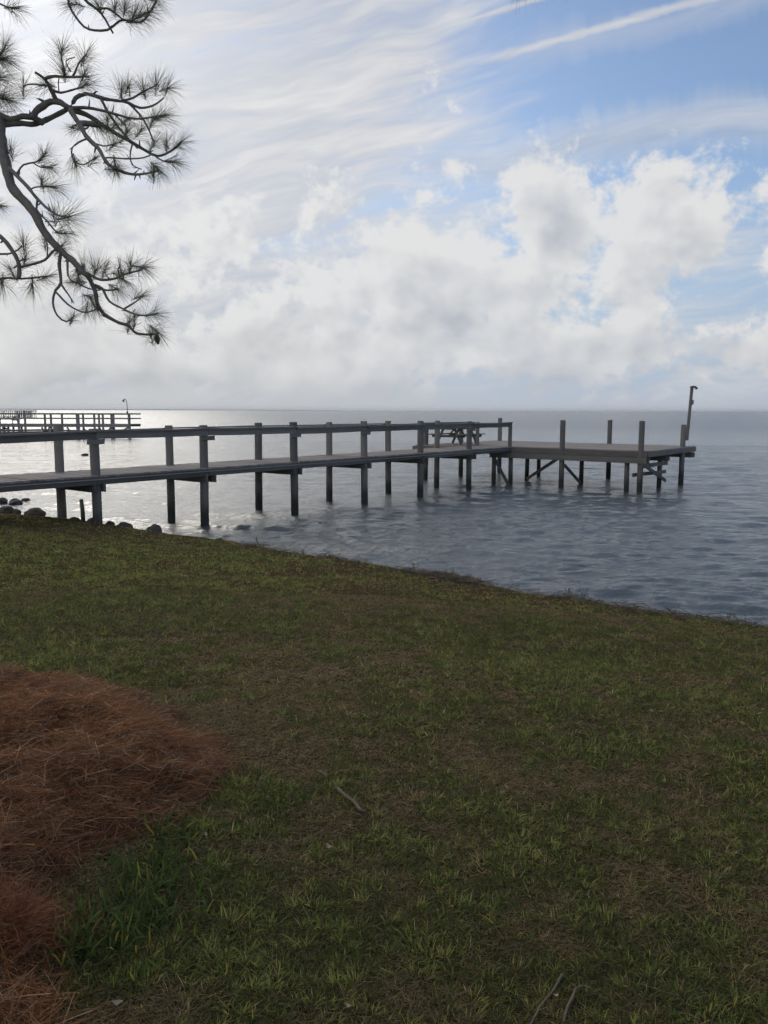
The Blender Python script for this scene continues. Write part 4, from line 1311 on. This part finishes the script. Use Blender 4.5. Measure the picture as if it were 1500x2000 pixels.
    # the spray at the top edge
    branch([(300, -160), (380, 20), (420, 90), (470, 150), (530, 170), (600, 165), (650, 130), (690, 110), (780, 125), (830, 80), (865, 20), (890, -40)], t(22), t(10), 6.6, .0005,
           [hi, hi + Vector((.7, -.4, .3))])
    branch([(420, -120), (470, -10), (540, 50), (590, 110), (632, 187)], t(18), t(9), 6.55); branch([(540, 52), (600, 45), (650, 80), (692, 112)], t(12), t(9))
    branch([(-150, -40), (-20, 10), (40, 40), (95, 45)], t(20), t(8), 6.8, 0, [trunk_at(6.2)]); branch([(-100, 300), (-20, 320), (30, 260)], t(16), t(8), 6.7, 0)
    branch([(-120, 560), (-40, 540), (60, 562)], t(20), t(9), 6.9, 0); branch([(-40, 540), (-10, 470), (0, 430)], t(14), t(8))
    branch([(-100, 1180), (-20, 1160), (8, 1150)], t(14), t(8), 6.9, 0)
    # a long shoot whose tip hangs in at the top edge of the view
    branch([(890, -40), (1400, -260), (2200, -250), (2700, -190), (2930, -120)], t(12), t(6))

    # ---- needle tufts: (x, y, direction in the picture in degrees, reach) in the same trace
    T = [(345, 272, 90, 100), (480, 302, 60, 100), (350, 385, 100, 110), (470, 412, 70, 100), (490, 470, 20, 95), (240, 468, 170, 90), (678, 495, 90, 110), (870, 465, 90, 105),
         (940, 488, 10, 95), (800, 482, 95, 95), (720, 472, 80, 75), (915, 642, 20, 110), (858, 662, 70, 100), (1012, 793, 30, 105), (985, 903, 0, 90), (892, 950, -40, 95), (858, 945, 90, 80),
         (650, 942, -80, 80), (645, 800, 40, 90), (560, 715, -30, 90), (720, 660, 40, 90), (705, 738, 60, 95), (790, 720, 50, 95), (862, 793, 60, 90), (425, 932, -80, 85), (535, 880, 60, 60),
         (600, 655, 90, 90), (640, 700, 30, 90), (930, 790, 90, 80), (660, 950, 0, 70),
         (60, 830, 100, 80), (252, 858, 60, 85), (292, 935, -10, 70), (232, 1005, 100, 70), (308, 1043, 0, 95), (385, 1208, 20, 135), (300, 1192, 90, 80), (368, 1300, 0, 95), (345, 1372, 60, 90),
         (465, 1490, 100, 115), (540, 1495, 75, 110), (805, 1490, 0, 100), (728, 1472, 90, 95), (670, 1490, 100, 80), (692, 1560, -30, 90), (662, 1618, -30, 95), (800, 1650, 20, 85),
         (872, 1750, 10, 105), (884, 1855, -40, 95), (722, 1795, 80, 85), (542, 1725, -60, 80), (510, 1660, -20, 80), (412, 1572, 180, 80), (410, 1760, 60, 60), (270, 1540, 30, 90), (130, 1355, 90, 95),
         (142, 1442, 70, 90), (182, 1602, -90, 95), (62, 1505, 120, 85), (10, 1590, -90, 100), (30, 255, 45, 110), (20, 320, 0, 110), (0, 430, 20, 130), (20, 530, 0, 110), (60, 562, -20, 110),
         (130, 480, 90, 90), (95, 45, 0, 90), (10, 1150, -10, 60), (398, 712, 180, 60), (750, 70, 80, 115), (835, 60, 40, 95), (640, 40, 100, 90), (540, 20, 120, 90), (395, 20, 180, 90), (870, -10, 20, 100),
         (750, 1760, 90, 70), (480, 1740, -90, 60), (840, 1860, 100, 70), (590, 1490, 80, 80), (440, 1560, -90, 70), (250, 1330, 90, 60), (770, 100, 20, 90), (700, 20, 80, 90), (0, 330, -20, 120), (-10, 600, 60, 120),
         (2930, -115, -60, 120), (3130, -130, -80, 105)]
    V4, Bs = [], []
    base_np = np.array(base)
    def tuft(c, ax, reach, n):
        # most needles sweep forward from the shoot, older ones stand off it
        r = RNG.normal(size=(n, 3)); r -= (r @ ax)[:, None] * ax[None]; r /= np.linalg.norm(r, axis=1, keepdims=True)
        ang = np.abs(RNG.normal(.72, .48, n)); ang = np.clip(ang, .05, 1.9)
        d = ax[None] * np.cos(ang)[:, None] + r * np.sin(ang)[:, None]
        b = c[None] - ax[None] * RNG.uniform(0, .11, n)[:, None]
        L = reach * RNG.uniform(.72, 1.12, n)
        col = mixv((0.17, 0.185, 0.13), (0.33, 0.34, 0.24), RNG.random(n))
        br = RNG.random(n) < .10; col[br] = mixv((0.14, 0.10, 0.06), (0.22, 0.16, 0.09), RNG.random(br.sum()))
        Bs.append(blades(b - base_np, d, L, RNG.uniform(.0016, .0027, n), RNG.uniform(-.08, .35, n), col, segs=2))
    for (x, y, a, r) in T:
        u, v = x * TS, y * TS
        d = depth_near(u, v) + g.uniform(-.06, .06)
        c = np.array(at_y(u, v, d)); reach = r * TS * d / FPX * 1.32
        e = np.array(at_y(u + cos(radians(a)) * 20, v - sin(radians(a)) * 20, d)) - c
        e /= np.linalg.norm(e); e = e + np.array([0, g.uniform(-.5, .5), 0]); e /= np.linalg.norm(e)
        tuft(c, e, reach, int(95 + r * .35))
    # ---- the rest of the crown, above and behind the view
    for i in range(22):
        z = g.uniform(7.2, 14.5) ; a = g.uniform(0, 2 * pi); L = (15.8 - z) * .38 * g.uniform(.7, 1.2) + .5
        p = trunk_at(z)
        d = Vector((cos(a), sin(a), g.uniform(-.05, .35))).normalized()
        pts = [p + d * (L * k) + Vector((g.uniform(-.12, .12), g.uniform(-.12, .12), .35 * k * k + g.uniform(-.06, .06))) * (1 if k else 0) for k in (0, .25, .5, .75, 1)]
        def seen(q):
            if q.y < .3: return False
            cs = cam.matrix_world.inverted() @ q
            return cs.z < 0 and abs(cs.x / -cs.z) < .53 and abs(cs.y / -cs.z) < .70
        if any(seen(q) for q in pts): continue
        Q = spline(pts, .15)
        tube('branch', Q, [.05 * (1 - .75 * k / len(Q)) for k in range(len(Q))], M_BARK, root, 6, .1, i)
        for k in range(16):
            q = Vector(Q[int(g.uniform(.3, 1) * (len(Q) - 1))]) + Vector((g.uniform(-.35, .35), g.uniform(-.35, .35), g.uniform(-.1, .3)))
            if seen(q): continue
            ax = np.array((g.uniform(-1, 1), g.uniform(-1, 1), g.uniform(0, 1))); ax /= np.linalg.norm(ax)
            tuft(np.array(q), ax, .2, 60)
    o = join_blades('needles', Bs, M_NEEDLE, root); tag(o, kind='stuff')
    V, Fc = [], []
    for v_, f_ in spurs:
        o_ = len(V); V += [tuple(q - base) for q in v_]; Fc += [tuple(i + o_ for i in f) for f in f_]
    me = bpy.data.meshes.new('spurs'); me.from_pydata(V, [], Fc); me.update()
    tag(link('spurs', me, M_BARK, root), kind='stuff')
    # ---- the cone at the tip of the lowest shoot
    c = at_y(876 * TS, 1888 * TS, depth_near(880 * TS, 1860 * TS))
    V, Fc = [], []
    ax = Vector((.15, 0, -1)).normalized(); s1 = ax.cross(Vector((0, 1, 0))).normalized(); s2 = ax.cross(s1)
    L = .075
    k = 0
    for ring in range(9):
        tt = ring / 8; rr = .026 * sin(pi * (.15 + .8 * tt)) + .004
        for j in range(8):
            q = 2 * pi * (j + .5 * (ring % 2)) / 8
            o_ = c + ax * (L * (tt - .5)) - base
            n_ = s1 * cos(q) + s2 * sin(q); tq = s2 * cos(q) - s1 * sin(q)
            b0 = len(V)
            V += [tuple(o_ + n_ * rr * .3 + tq * .008), tuple(o_ + n_ * rr * .3 - tq * .008), tuple(o_ + n_ * rr - tq * .007 + ax * .010), tuple(o_ + n_ * rr + tq * .007 + ax * .010), tuple(o_ + n_ * rr * .4 + ax * .016)]
            Fc += [(b0, b0 + 1, b0 + 2, b0 + 3), (b0 + 3, b0 + 2, b0 + 4)]
    me = bpy.data.meshes.new('pine_cone'); me.from_pydata(V, [], Fc); me.update()
    link('pine_cone', me, M_BARK, root)
build_pine()
